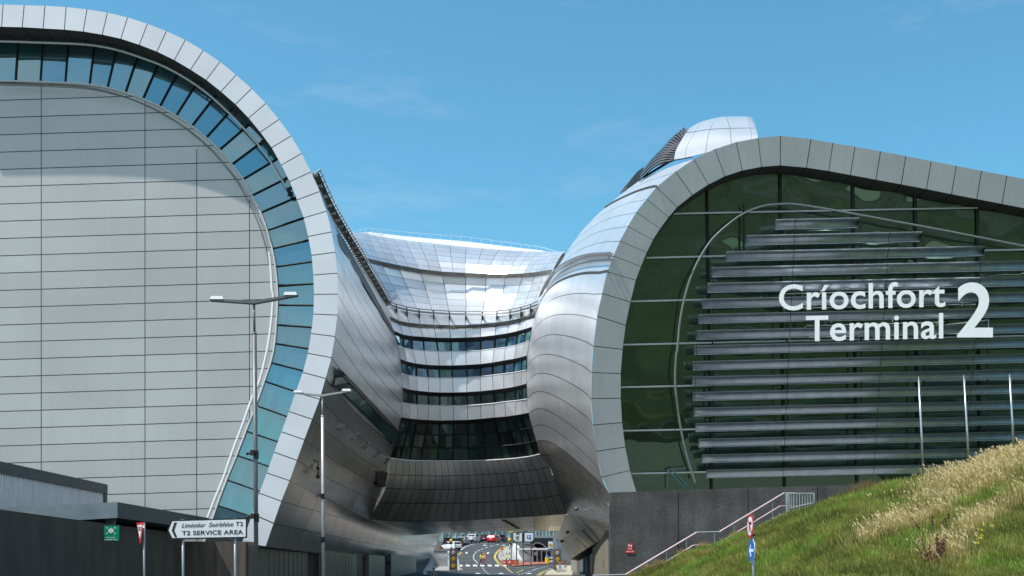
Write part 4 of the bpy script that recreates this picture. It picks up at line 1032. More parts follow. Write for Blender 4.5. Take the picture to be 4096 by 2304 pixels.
# ================================================================== RETAINING WALL, STAIR, BANK
YW = 55.0
RT = thing('retaining_wall', 'tall dark exposed aggregate concrete retaining wall below the green glass wall', 'wall', (0, 0, 0))
def wp(px, py, Y=YW): return P(px, py, Y)
js = [(2438, 1970), (2713, 1961), (2993, 1951), (3270, 1943), (3600, 1932), (4300, 1910)]
for (xa, ya), (xb, yb) in zip(js[:-1], js[1:]):
    a, b = wp(xa+1.5, ya), wp(xb-1.5, yb); mb = MB()
    mb.v = [(a.x, YW, -0.2), (b.x, YW, -0.2), tuple(b), tuple(a), (a.x, YW+0.5, -0.2), (b.x, YW+0.5, -0.2), (b.x, YW+0.5, b.z), (a.x, YW+0.5, a.z)]
    mb.f = [[0, 1, 2, 3], [5, 4, 7, 6], [3, 2, 6, 7], [4, 0, 3, 7], [1, 5, 6, 2], [0, 4, 5, 1]]
    mb.build('wall_panel', M['agg'], RT)
mb = MB().box((wp(2438, 0).x+wp(4300, 0).x)/2, YW+0.35, 2.6, wp(4300, 0).x-wp(2438, 0).x-0.1, 0.2, 5.2); mb.build('joint_backing', M['black'], RT)
mb = MB().box((wp(2438, 0).x+wp(4300, 0).x)/2+1, YW+10, 5.0, wp(4300, 0).x-wp(2438, 0).x-2, 18, 0.3); mb.build('terrace_slab', M['step'], RT)

SR = thing('stair_railing', 'steel stair handrail with pinkish top rail climbing along the dark aggregate wall', 'railing', (0, 0, 0))
YS = 53.4
def sp_(x, y): return P(*sF(x, y), YS)
MB().tube([sp_(*p) for p in ((200, 1293), (580, 1283))], 0.035, 6).tube([sp_(*p) for p in ((1393, 800), (1655, 793))], 0.035, 6).tube([sp_(*p) for p in ((2393, 350), (2520, 350))], 0.035, 6).build('level_rail', M['rail'], SR)
MB().tube([sp_(*p) for p in ((580, 1283), (1393, 800))], 0.045, 6).tube([sp_(*p) for p in ((1655, 793), (2393, 350))], 0.045, 6).build('sloping_rail', M['pink'], SR)
lowp = [(600, 1400), (770, 1297), (1355, 948), (1600, 940), (1670, 910), (2350, 498), (2485, 496)]
MB().tube([sp_(*p) for p in lowp], 0.035, 6).build('lower_rail', M['pink'], SR)
mb = MB()
for x, y in ((830, 1145), (1050, 1015), (1275, 880), (1598, 800), (1822, 705), (2040, 575), (2262, 440), (2500, 352)):
    p = sp_(x, y); mb.tube([p, p+Vector((0, 0, -1.9))], 0.02, 5)
mb.build('post', M['steel'], SR)
LR = thing('landing_railing', 'short steel railing with upright bars at the head of the stair', 'railing', (0, 0, 0))
def lp(x, y): return P(*s6(x, y), 53.0)
MB().tube([lp(1210, 965), lp(1262, 963)], 0.03, 6).tube([lp(1225, 968), lp(1370, 966)], 0.035, 6).tube([lp(1225, 1052), lp(1370, 1020)], 0.03, 6).build('top_rail', M['rail'], LR)
for x, w in ((1214, 0.055), (1226, 0.04), (1370, 0.045)):
    MB().tube([lp(x, 966), lp(x+2, 1075)], w, 6).build('post', M['rail'], LR)
mb = MB()
for k in range(8): mb.tube([lp(1240+k*16, 968), lp(1240+k*16, 1060)], 0.018, 5)
mb.build('bars', M['rail'], LR)
# steps
mb = MB()
def stair_z(x):  # follow rail less 1.0 m
    xs = [sp_(*p).x for p in ((200, 1293), (580, 1283), (1393, 800), (1655, 793), (2393, 350), (2700, 350))]; zs = [sp_(*p).z for p in ((200, 1293), (580, 1283), (1393, 800), (1655, 793), (2393, 350), (2700, 350))]
    return float(np.interp(x, xs, zs))-0.95
x = sp_(560, 0).x
while x < sp_(2900, 0).x:
    z = stair_z(x); mb.box(x+0.15, 54.0, (z-0.4)/2, 0.31, 1.9, z+0.4); x += 0.31
tag(mb.build('stair', M['step']), 'flight of grey concrete steps between the aggregate wall and the grassy bank', 'stairs')

# grassy bank
rid = [(2440, 2335), (2510, 2300), (2597, 2262), (2737, 2200), (2824, 2172), (2911, 2147), (3034, 2092), (3139, 2050), (3200, 2030), (3388, 1966), (3513, 1935), (3694, 1900), (3883, 1862), (3924, 1841), (4008, 1813), (4096, 1792), (4300, 1745), (4700, 1690)]
rdx = [p[0] for p in rid]; rdy = [p[1] for p in rid]; YR = 51.8
def bank(s, t):
    """s: bearing, t 0..1 from foot to ridge"""
    py = float(np.interp(s, rdx, rdy))+float(np.interp(s, [2500, 3300, 4096], [34, 26, 14])); zr = EYE+(HY-py)/F*YR
    Yf = float(np.interp(s, [2440, 2900, 3300, 4700], [49, 36, 29.5, 27])); Y = Yf+(YR-Yf)*t
    x_ = t; h_ = zr*(0.42*x_+0.58*x_*x_*(3-2*x_))
    X = (s-CX)/F*Y
    h_ += 0.16*math.sin(X*1.3+Y*0.7)*math.sin(Y*0.9-X*0.4)*math.sin(math.pi*t)
    return Vector((X, Y, h_-0.02))
ss = np.linspace(2440, 4700, 90); tt = np.linspace(0, 1, 40)
v = [bank(s, t) for t in tt for s in ss]; n = len(ss)
v += [Vector((p.x, p.y+0.9, p.z-0.35)) for p in v[-n:]]; v += [Vector((p.x, p.y+0.4, -0.3)) for p in v[-n:]]
f = [[j*n+i, j*n+i+1, (j+1)*n+i+1, (j+1)*n+i] for j in range(len(tt)+1) for i in range(n-1)]
tag(mesh('bank', v, f, M['soil'], smooth=True), kind='structure')
# blades
def straw(px, py, nz):
    d = 0
    for (cx, cy, a, b, ang, w) in ((2300+2380/1.4343, 1300+850/1.4343, 270, 52, -24, 1.0), (2300+1900/1.4343, 1300+1160/1.4343, 200, 26, -22, .95), (2300+2330/1.4343, 1300+1150/1.4343, 230, 30, -30, .8),
                                   (2300+1650/1.4343, 1300+925/1.4343, 60, 14, -8, .7), (2300+2150/1.4343, 1300+1330/1.4343, 130, 40, -20, .6), (2320+2150/1.4343, 1300+1000/1.4343, 120, 22, -26, .8)):
        t = math.radians(ang); dx, dy = px-cx, py-cy; u = dx*math.cos(t)+dy*math.sin(t); w_ = -dx*math.sin(t)+dy*math.cos(t)
        d = max(d, w*math.exp(-(u/(a*1.15))**2-(w_/(b*1.5))**2))
    return d
def proj(p): return CX+p.x/p.y*F, HY-(p.z-EYE)/p.y*F
def vn(x, y):   # cheap smooth noise
    return (math.sin(x*1.7+math.sin(y*1.3)*1.2)+math.sin(y*2.3+math.sin(x*0.9)*1.6)+math.sin((x+y)*3.1))/3
V = []; Fc = []; Cc = []
def blade(base, hgt, lean, wd, col, tipcol=None, seed=False):
    a = random.uniform(0, math.pi); wx, wy = math.cos(a)*wd/2, math.sin(a)*wd/2*0.4
    l = Vector((lean[0], lean[1], 0)); b = len(V)
    m = base+Vector((0, 0, hgt*0.6))+l*0.35; t = base+Vector((0, 0, hgt*(0.98-0.2*l.length)))+l
    V.extend([base+Vector((-wx, -wy, 0)), base+Vector((wx, wy, 0)), m+Vector((wx*.8, wy*.8, 0)), m+Vector((-wx*.8, -wy*.8, 0)), t])
    Fc.extend([(b, b+1, b+2, b+3), (b+3, b+2, b+4)])
    c2 = tipcol or col
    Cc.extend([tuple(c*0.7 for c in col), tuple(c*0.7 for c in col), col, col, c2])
NB = 120000
S_ = rng.uniform(2450, 4180, NB); T_ = rng.uniform(0.12, 1.0, NB)**0.85
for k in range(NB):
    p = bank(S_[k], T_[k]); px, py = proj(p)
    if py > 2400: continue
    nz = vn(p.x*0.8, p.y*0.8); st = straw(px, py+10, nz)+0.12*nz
    pt = 0.5+0.5*vn(p.x*1.6+7, p.y*1.9+3); sh = 0.62+0.75*pt; hk = 0.7+0.6*pt  # sh puts the shade between clumps into the blade colour, with patchy tone
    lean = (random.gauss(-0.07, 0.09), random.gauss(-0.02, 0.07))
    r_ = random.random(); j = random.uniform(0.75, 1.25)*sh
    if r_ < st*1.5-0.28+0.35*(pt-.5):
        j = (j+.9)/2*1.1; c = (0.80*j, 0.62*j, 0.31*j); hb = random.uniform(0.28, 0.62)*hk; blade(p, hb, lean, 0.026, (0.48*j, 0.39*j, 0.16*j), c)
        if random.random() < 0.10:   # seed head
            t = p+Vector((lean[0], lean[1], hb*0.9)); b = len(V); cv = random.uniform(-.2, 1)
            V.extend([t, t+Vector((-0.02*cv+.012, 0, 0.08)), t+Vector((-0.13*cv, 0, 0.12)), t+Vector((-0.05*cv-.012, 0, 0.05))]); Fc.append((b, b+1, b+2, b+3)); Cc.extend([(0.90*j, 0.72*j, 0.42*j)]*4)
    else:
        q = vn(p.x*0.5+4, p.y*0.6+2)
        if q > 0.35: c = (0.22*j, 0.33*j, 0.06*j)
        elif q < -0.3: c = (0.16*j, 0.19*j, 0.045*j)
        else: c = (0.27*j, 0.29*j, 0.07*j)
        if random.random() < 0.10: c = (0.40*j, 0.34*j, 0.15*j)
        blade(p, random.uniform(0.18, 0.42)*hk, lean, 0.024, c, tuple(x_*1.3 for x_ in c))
# golden tufts beside the rail and brown weeds
for (fx, fy, nn) in ((680, 1270, 260), (870, 1190, 260), (980, 1180, 150), (1260, 1020, 220), (1480, 975, 240), (1520, 1060, 240), (1870, 850, 220), (1330, 1150, 60)):
    px, py = sF(fx, fy); px = px
    t = 0.99
    for tq in np.linspace(1, 0.4, 60):
        if proj(bank(px, tq))[1] >= py+12: t = tq; break
    c0 = bank(px, t)
    for _ in range(nn):
        j = random.uniform(.8, 1.25); an = random.uniform(-1, 1); blade(c0+Vector((random.gauss(0, .16), random.gauss(0, .12), 0)), random.uniform(.3, .55), (an*0.32-0.05, random.gauss(0, .12)), 0.014, (0.40*j, 0.27*j, 0.10*j), (0.55*j, 0.40*j, 0.19*j))
for _ in range(450):
    px = 2300+random.gauss(1640, 55)/1.4343; c0 = bank(px, random.uniform(.97, 1.0)); j = random.uniform(.8, 1.2)
    blade(c0, random.uniform(.35, .75), (random.gauss(0, .2), 0), 0.015, (0.25*j, 0.17*j, 0.08*j), (0.38*j, 0.27*j, 0.13*j))
me = bpy.data.meshes.new('grass'); me.from_pydata([tuple(p) for p in V], [], Fc)
ca = me.color_attributes.new('Col', 'FLOAT_COLOR', 'POINT'); ca.data.foreach_set('color', np.c_[np.array(Cc), np.ones(len(Cc))].astype(np.float32).ravel())
me.materials.append(M['blade']); go = bpy.data.objects.new('grass', me); COL.objects.link(go)
tag(go, 'long unmown grass, green with bands of dry straw, covering the bank', 'grass', kind='stuff')
# brown dock stalks and ragwort
def find_bank(px, py):
    for tq in np.linspace(1, 0.1, 200):
        p = bank(px, tq)
        if proj(p)[1] >= py: return p
    return bank(px, 0.5)
mdock = plain('dock_brown', (0.13, 0.06, 0.03), 0.8, var=0.3); mflow = plain('ragwort_yellow', (0.80, 0.62, 0.02), 0.6, var=0.1); mstem = plain('stem_green', (0.08, 0.12, 0.03), 0.7)
dock_labels = ['rust brown seeding dock plant, nearest of those low on the bank', 'slim rust brown dock stalk standing in the pale straw grass', 'rust brown dock plant at the right end of the bank foot', 'small rust brown dock stalk at the top of the bank near the flagpoles']
for (zx, zy, hh_, nst), lb in zip(((2080, 1370, 1.0, 12), (2060, 1200, .8, 4), (2010, 1390, .8, 7), (2420, 740, .6, 3)), dock_labels):
    b0_ = find_bank(*s6(zx, zy)); d_ = thing('dock_plant', lb, 'plant', b0_, 0, 'dock plants on the bank')
    ms_ = MB(); mh = MB()
    for _ in range(nst):
        dx = random.gauss(0, .22); top = Vector((dx*1.5, random.gauss(0, .12), hh_*random.uniform(.6, 1.05))); bs_ = Vector((dx*.6, 0, -.1)); ms_.tube([bs_, top], 0.012, 4)
        for q in range(9):
            w = bs_.lerp(top, random.uniform(.45, 1)); mh.ball(w.x+random.gauss(0, .03), w.y, w.z, random.uniform(.02, .045), n=5, m=4)
        ms_.cut(); mh.cut()
    ms_.build_each('stalk', mdock, d_); mh.build_each('seed_head', mdock, d_)
for zx, zy in ((2345, 1145), (2392, 1152), (2330, 1175), (2335, 1205), (2325, 1222), (2310, 1250)):
    b0_ = find_bank(*s6(zx, zy+60)); top = P(*s6(zx, zy), b0_.y)-b0_
    w_ = {2345: 'topmost', 2392: 'rightmost', 2330: 'second highest on the left side', 2335: 'middle', 2325: 'second lowest', 2310: 'lowest and leftmost'}[zx]
    d_ = thing('ragwort', 'yellow ragwort flower among straw grass, '+w_+' of the group', 'flower', b0_, 0, 'ragwort flowers on the bank')
    MB().tube([(0, 0, -.1), top], 0.012, 4).build('stem', mstem, d_)
    mh = MB()
    for _ in range(7): mh.ball(top.x+random.gauss(0, .04), top.y, top.z+random.gauss(0, .02), random.uniform(.012, .022), n=6, m=4)
    mh.build('blossom', mflow, d_)

# ================================================================== SIGN LETTERS
SG = thing('terminal_sign', 'big white raised letters reading Críochfort Terminal 2 on the louvres of the right terminal', 'sign', (0, 0, 0))
def sgn(off=-1.35):
    def fn(px, py, d): return RG(px, py, off+d)
    return fn
def big_text(s, xa, xb, base_l, slope, cap, bold, shear=0):
    x0, y0 = s5(xa, base_l); x1, _ = s5(xb, base_l)
    cp = cap/1.4343
    def fn(px, up_, d): return P(px, y0-(px-x0)*slope-up_, lean_Y(1385)-1.75+d)
    v, f, a, b = text_geo(s, bold)
    return text_mesh('lettering', s, M['letter'], SG, fn, x0, x1, 0.0, cp, thick=0.22, bold=bold)
big_text('Críochfort', 1170, 2125, 1207, 0.022, 146, 0.014)
big_text('Terminal', 1325, 2113, 1385, 0.022, 146, 0.014)
big_text('2', 2192, 2398, 1362, 0.0, 312, 0.018)
mb = MB()
for (xa, ya, xb, yb) in ((1190, 1112, 2120, 1090), (1190, 1196, 2300, 1172), (1330, 1296, 2120, 1275), (1340, 1362, 2400, 1335), (2120, 1290, 2372, 1262), (2372, 1262, 2372, 1320), (2220, 1140, 2220, 1185), (1410, 1090, 1410, 1110), (1822, 1250, 1822, 1275)):
    mb.tube([P(*s5(xa, ya), lean_Y(1385)-1.5), P(*s5(xb, yb), lean_Y(1385)-1.5)], 0.035, 5)
mb.build('support_rail', M['steel'], SG)

# ================================================================== STREET FURNITURE
def street_lamp(label, Y, top, left, right, neck, foot_x, clamps, mp, r):
    base = P(foot_x, 0, Y); z0 = g(Y)
    L = thing('street_lamp', label, 'street lamp', (base.x, Y, z0), 0, 'twin arm street lamps')
    def q(x, y, dy=0): p = P(x, y, Y); return Vector((p.x-base.x, dy, p.z-z0))
    n_ = q(*neck); t_ = q(*top)
    MB().tube([(0, 0, 0), n_], r, 14).build('pole', mp, L, smooth=True)
    MB().tube([n_-Vector((0, 0, .05)), t_], r*0.52, 10).tube([n_-Vector((0, 0, .03)), n_+Vector((0, 0, .04))], r*1.02, 14).build('upper_pole', mp, L, smooth=True)
    for e_ in (left, right):
        tip = q(*e_); d = (tip-t_).normalized(); arm = MB()
        w = r*0.75; a0 = t_; up_ = Vector((0, 0, 1))
        pts = []
        for pp, hgt in ((a0, w*1.1), (tip, w*0.75)):
            for sy in (-1, 1):
                for sz in (-1, 1): pts.append(pp+Vector((0, sy*w*1.6, sz*hgt*0.8)))
        arm.v = [tuple(p) for p in pts]; arm.f = [[0, 1, 3, 2], [4, 6, 7, 5], [0, 4, 5, 1], [2, 3, 7, 6], [1, 5, 7, 3], [0, 2, 6, 4]]
        ao = arm.build('arm', mp, L)
        hd = tip-d*0.22+Vector((0, 0, w*0.9)); MB().box(hd.x, 0, hd.z+0.02, 0.42*r/0.07, 0.26, 0.10*r/0.07, taper=.8).build('lantern', M['lamp_clear'], L)
    for cx_, cy in clamps:
        c = q(cx_, cy); MB().tube([c+Vector((0, 0, -.16)), c+Vector((0, 0, .10))], r*1.18, 14).box(c.x-r*2.4, -0.05, c.z, r*2.2, .06, .05).ball(c.x-r*3.6, -.05, c.z, .05).box(c.x-r*1.2, -.1, c.z+.02, .12, .14, .16).build('clamp', M['black'], L)
    return L
street_lamp('nearer and taller grey twin arm street lamp, standing in front of the left gable', 34.2, (1016.5, 1211), (842, 1201), (1192, 1181), (1018, 1335), 1027, ((1024, 1815), (1026, 2068)), M['pole'], 0.07)
street_lamp('farther, shorter grey twin arm street lamp in front of the silver flank by the road', 52.4, (1289, 1583), (1175, 1571), (1405, 1564), (1290, 1665), 1294, ((1291, 1983), (1292, 2156)), M['pole2'], 0.074)

for i, (xt, yt, xb, yb) in enumerate(((3675, 1517, 3696, 1898), (3856, 1511, 3879, 1866), (4039, 1507, 4058, 1798))):
    Y = 50.6; b = P(xb, yb+25, Y); t = P(xt, yt, Y)
    o = thing('flagpole', ('leftmost', 'middle', 'rightmost')[i]+' of three bare white poles on top of the grassy bank', 'pole', b, 0, 'bare poles on the bank')
    d = t-b; MB().tube([(0, 0, -.3), d], 0.05, 10, r2=0.043).build('shaft', M['rail'], o, smooth=True)
    MB().tube([d-Vector((0, 0, .01)), d+Vector((-.01, 0, .12))], 0.05, 10, r2=0.02).tube([d+Vector((.05, 0, -.05)), d+Vector((.07, 0, -.25))], 0.015, 5).build('cap', M['steel'], o)

# T2 service area sign
Ys = 28.0; o0 = P(833, 2290, Ys)
SV = thing('direction_sign', 'white arrow shaped sign reading Limistéar Seirbhíse T2, T2 SERVICE AREA on two posts', 'sign', (o0.x, Ys, 0))
def lq(px, py): p = P(px, py, Ys); return (p.x-o0.x, p.z)
outl = [(669, 2122), (686, 2080), (986, 2072), (988, 2074), (988, 2150), (986, 2152), (686, 2158)]
MB().prism([lq(*p) for p in outl], 0.0, 0.03).build('board', M['black'], SV)
inn = [(675, 2121), (690, 2085.5), (981, 2077.5), (983, 2080), (983, 2145), (981, 2147), (690, 2152)]
face = MB().prism([lq(*p) for p in inn], -0.006, 0.0).build('sign_face', M['sign_white'], SV)
MB().prism([lq(*p) for p in ((708, 2090), (697, 2121), (709, 2149), (700, 2149), (687, 2121), (698, 2090))], -0.012, -0.006).build('arrow', M['black'], SV)
def sl_text(s, xa, xb, yb, cap, bold, shear=0.0, slope=0.028):
    def fn(px, up_, d): q = lq(px, yb-(px-xa)*slope-up_); return (q[0], -0.012, q[1])
    text_mesh('lettering', s, M['black'], SV, fn, xa, xb, 0, cap, bold=bold, shear=shear)
sl_text('Limistéar', 727, 823, 2111, 17.5, 0.012, 0.28)
sl_text('Seirbhíse', 835, 934, 2108, 17.5, 0.012, 0.28)
sl_text('T2', 943, 973, 2105, 17.5, 0.02)
sl_text('T2 SERVICE AREA', 728, 973, 2141.5, 17.5, 0.02, slope=0.02)
for px in (729, 938):
    x, _ = lq(px, 2200); MB().tube([(x, .07, 0), (x, .07, lq(px, 2082)[1])], 0.035, 10).build('post', M['steel'], SV, smooth=True)
MB().box(lq(729, 0)[0], .05, lq(0, 2079)[1], .09, .1, .03).box(lq(938, 0)[0], .05, lq(0, 2074)[1], .09, .1, .03).build('clip', M['steel'], SV)

# evacuation sign
Ye = 46.5; e0 = P(447, 2133, Ye)
EV = thing('assembly_point_sign', 'small green sign reading Evacuation Assembly Point, with white figures, on the dark wall', 'sign', e0)
k_ = Ye/F
MB().box(0, .05, 0, 66*k_, .08, 66*k_).build('box_frame', M['black'], EV)
MB().box(-.3*k_, -.002, 0, 61*k_, .02, 61*k_).build('sign_face', M['green'], EV)
fg = MB()
def gx(x, y): return ((x-1237)/2.766*k_, -(y-977)/2.766*k_)
for x, y in ((1230, 925), (1210, 935), (1250, 935), (1230, 945)):
    a, b = gx(x, y); fg.prism(circ(a, b, 7.5/2.766*k_, 12), -.02, -.013); fg.prism([(a-10/2.766*k_, b-8/2.766*k_), (a+10/2.766*k_, b-8/2.766*k_), (a+8/2.766*k_, b-32/2.766*k_), (a-8/2.766*k_, b-32/2.766*k_)], -.021, -.014)
for x, y, dx, dy in ((1180, 912, 1, -1), (1280, 912, -1, -1), (1180, 985, 1, 1), (1280, 985, -1, 1)):
    a, b = gx(x, y); s_ = 12/2.766*k_; fg.prism([(a+s_*dx, b+s_*dy), (a-s_*.6*dx, b+s_*.9*dy), (a+s_*.9*dx, b-s_*.6*dy)] if dx*dy < 0 else [(a+s_*dx, b+s_*dy), (a+s_*.9*dx, b-s_*.6*dy), (a-s_*.6*dx, b+s_*.9*dy)], -.02, -.013)
fg.build('symbol', M['sign_white'], EV)
for s_, yb, xa, xb in (('Evacuation', 1030, 1180, 1278), ('Assembly Point', 1053, 1160, 1300)):
    a, b = gx(xa, yb), gx(xb, yb); flat_text('lettering', s_, M['sign_white'], EV, a[0], b[0], a[1], 13/2.766*k_, y=-.02, bold=.01)

# yield sign, keep left and no right turn
def mount(Yy, px, py): return P(px, py, Yy)
Yy = 32.0; b = P(574, 2290, Yy); YD = thing('yield_sign', 'red and white triangular YIELD sign seen nearly edge on, on a grey pole', 'sign', (b.x, Yy, 0))
z_t = P(0, 2090, Yy).z; z_b = P(0, 2178, Yy).z
MB().tube([(0, .06, 0), (0, .06, z_t)], 0.034, 10).build('post', M['steel'], YD, smooth=True)
bd = bpy.data.objects.new('sign_plate', None); 
def rot_part(mb, name, m, parent, rz, off=(0, 0)):
    c, s = math.cos(rz), math.sin(rz); mb.v = [(x*c-y*s+off[0], x*s+y*c+off[1], z) for x, y, z in mb.v]; return mb.build(name, m, parent)
w = 0.40; rz = math.radians(-57)
tri = [(-w, z_t), (w, z_t), (0, z_b)]; ti = [(-w*.70, z_t-.075), (w*.70, z_t-.075), (0, z_b+.17)]
pl = rot_part(MB().prism(tri, 0, .012), 'sign_plate', M['red'], YD, rz, (-.09, -.02))
rot_part(MB().prism(ti, -.008, 0), 'sign_face', M['sign_white'], YD, rz, (-.09, -.02))
def rtext(s, m, parent, x0, x1, base, cap, rz, off, y=-.012, bold=.02):
    c, sn = math.cos(rz), math.sin(rz)
    return text_mesh('lettering', s, m, parent, lambda x, z, d: (x*c-y*sn+off[0], x*sn+y*c+off[1], z), x0, x1, base, cap, bold=bold)
rtext('YIELD', M['black'], YD, -.2, .2, z_t-.24, .12, rz, (-.09, -.02))

Yk = 27.9; b = P(3016, 2290, Yk); KP = thing('traffic_sign', 'grey pole with red ringed no right turn sign above a round blue left arrow sign', 'sign', (b.x, Yk, 0))
tp_ = P(3011, 2066, Yk); MB().tube([(0.03, .07, 0), (tp_.x-b.x, .07, tp_.z)], .036, 10).build('post', M['steel'], KP, smooth=True)
rz = math.radians(-87)
for (px, py, kind) in ((2999.5, 2104.5, 'no'), (3005.5, 2202, 'left')):
    c0 = P(px, py, Yk); off = (c0.x-b.x, -.02); z = c0.z; rad = 48*Yk/F
    if kind == 'no':
        d_ = rot_part(MB().prism(circ(0, z, rad), 0, .012), 'sign_plate', M['red'], KP, rz, off)
        rot_part(MB().prism(circ(0, z, rad*.78), -.006, 0), 'sign_face', M['sign_white'], d_, rz, off)
        a = MB().prism([(-.09, z-.16), (-.03, z-.16), (-.03, z+.04), (.08, z+.04), (.08, z-.0), (.17, z+.07), (.08, z+.14), (.08, z+.10), (-.09, z+.10)], -.010, -.006)
        rot_part(a, 'turn_arrow', M['black'], d_, rz, off)
        rot_part(MB().prism([(-.19, z+.15), (-.15, z+.19), (.19, z-.15), (.15, z-.19)], -.014, -.010), 'slash', M['red'], d_, rz, off)
    else:
        d_ = rot_part(MB().prism(circ(0, z, rad), 0, .012), 'sign_plate', M['sign_white'], KP, rz, off)
        rot_part(MB().prism(circ(0, z, rad*.95), -.006, 0), 'sign_face', M['blue'], d_, rz, off)
        a = MB().prism([(-.2, z), (-.06, z+.15), (-.0, z+.15), (-.08, z+.035), (.2, z+.035), (.2, z-.035), (-.08, z-.035), (.0, z-.15), (-.06, z-.15)], -.012, -.006)
        rot_part(a, 'arrow', M['sign_white'], d_, rz, off)
mb = MB()
for py in (2080, 2140, 2165, 2235): z = P(0, py, Yk).z; mb.tube([(0.0, .07, z-.02), (0.0, .07, z+.02)], .05, 10)
mb.build('clip', M['black'], KP)

# fire point plaque
Yf_ = YW-0.04; f0 = P(2520, 2187, Yf_); kf = Yf_/F
FS = thing('fire_point_sign', 'small red fire point plaque reading Landside 3 low on the aggregate wall', 'sign', f0)
MB().box(0, 0, 0, 21*kf, .02, 27*kf).build('upper_plate', M['red'], FS)
MB().box(0, 0, -19*kf, 35*kf, .02, 11.5*kf).build('lower_plate', M['red'], FS)
fb = MB().prism([(-7*kf, 3*kf), (-1*kf, 3*kf), (-1*kf, 7*kf), (-4*kf, 10*kf), (-7*kf, 7*kf)], -.016, -.011)
fb.prism([(1*kf, 0), (4*kf, -1*kf), (8*kf, 3*kf), (7*kf, 9*kf), (5*kf, 5*kf), (3*kf, 7*kf)], -.016, -.011); fb.box(0, -.013, -6*kf, 14*kf, .004, 1.2*kf); fb.box(0, -.013, -9*kf, 12*kf, .004, 1.2*kf)
fb.prism([(14*kf, -19*kf), (11*kf, -16.5*kf), (11*kf, -18.3*kf), (8*kf, -18.3*kf), (8*kf, -19.7*kf), (11*kf, -19.7*kf), (11*kf, -21.5*kf)], -.016, -.011)
fb.build('symbol', M['sign_white'], FS)
flat_text('lettering', 'Landside: 3', M['sign_white'], FS, -15*kf, 6*kf, -21*kf, 4.5*kf, y=-.014, bold=.01)

# ------------------------------------------------------------------ scene beyond the bridge
def base4(zx, zy, extra=0.0):
    x, y = H4(zx, zy); return Vector((x, y, g(y)+extra))
def at_Y(zx, Y, extra=0): px, _ = Z4(zx, 0); return Vector(((px-CX)/F*Y, Y, g(Y)+extra))
def post_sign(zx, Y, rz=0): return at_Y(zx, Y)
def zz(zy, Y): return EYE+(HY-(2050+zy/3.22))/F*Y
def mpx(n, Y): return n/3.22/F*Y     # zoom pixels to metres

# big T1 and parking signs
Yb = 160.0
def big_sign(label, x0, x1, posts, kind):
    c = at_Y((x0+x1)/2, Yb); s = thing('direction_sign', label, 'sign', c)
    w, h0, h1 = mpx(x1-x0, Yb), zz(383, Yb)-c.z, zz(253, Yb)-c.z
    MB().box(0, 0, (h0+h1)/2, w, .06, h1-h0).build('board', M['black'], s)
    MB().box(0, -.04, (h0+h1)/2, w-.22, .04, h1-h0-.22).build('sign_face', M['sign_white'], s)
    for pxx in posts:
        x = mpx(pxx-(x0+x1)/2, Yb); MB().tube([(x, .12, -.2), (x, .12, h1)], .09, 8).build('post', M['pole'], s)
    m_ = (h0+h1)/2; u = w/130
    if kind == 'T1':
        MB().box(0, -.07, m_+44*u, 44*u, .02, 24*u).build('number_box', M['black'], s)
        flat_text('lettering', 'T1', M['sign_white'], s, -12*u, 12*u, m_+37*u, 14*u, y=-.09, bold=.02)
        pl = MB()
        def rp(pts, a=math.radians(40)): return [(x*math.cos(a)-z*math.sin(a), m_-2*u+x*math.sin(a)+z*math.cos(a)) for x, z in pts]
        pl.prism(rp([(-26*u, -3*u), (24*u, -3*u), (30*u, 0), (24*u, 3*u), (-26*u, 3*u)]), -.09, -.065)
        pl.prism(rp([(10*u, 0), (-8*u, 24*u), (-14*u, 24*u), (-4*u, 0), (-14*u, -24*u), (-8*u, -24*u)]), -.095, -.07)
        pl.prism(rp([(-18*u, 0), (-28*u, 9*u), (-31*u, 9*u), (-26*u, 0), (-31*u, -9*u), (-28*u, -9*u)]), -.095, -.07)
        pl.box(0, -.08, m_-33*u, 46*u, .02, 3*u); pl.build('aeroplane_symbol', M['black'], s); pl = MB()
        pl.prism([(-55*u, m_-38*u), (-55*u, m_-56*u), (-38*u, m_-56*u), (-44*u, m_-50*u), (-30*u, m_-42*u), (-34*u, m_-37*u), (-48*u, m_-45*u)], -.09, -.065)
        pl.build('symbol', M['black'], s)
    else:
        MB().box(0, -.07, m_, 52*u, .02, 52*u).build('blue_panel', M['blue'], s)
        flat_text('lettering', 'P', M['sign_white'], s, -13*u, 15*u, m_-18*u, 36*u, y=-.09, bold=.03)
        MB().prism([(55*u, m_-38*u), (55*u, m_-56*u), (38*u, m_-56*u), (44*u, m_-50*u), (30*u, m_-42*u), (34*u, m_-37*u), (48*u, m_-45*u)], -.09, -.065).build('symbol', M['black'], s)
    return s
big_sign('square white direction sign with T1 and an aeroplane, beyond the bridge', 1290, 1420, (1340,), 'T1')
big_sign('square white parking direction sign with a blue P, beyond the bridge', 1435, 1565, (1427, 1525), 'P')

def diamond(mb, x, z, r, y0, y1): mb.prism([(x-r, z), (x, z-r), (x+r, z), (x, z+r)], y0, y1)
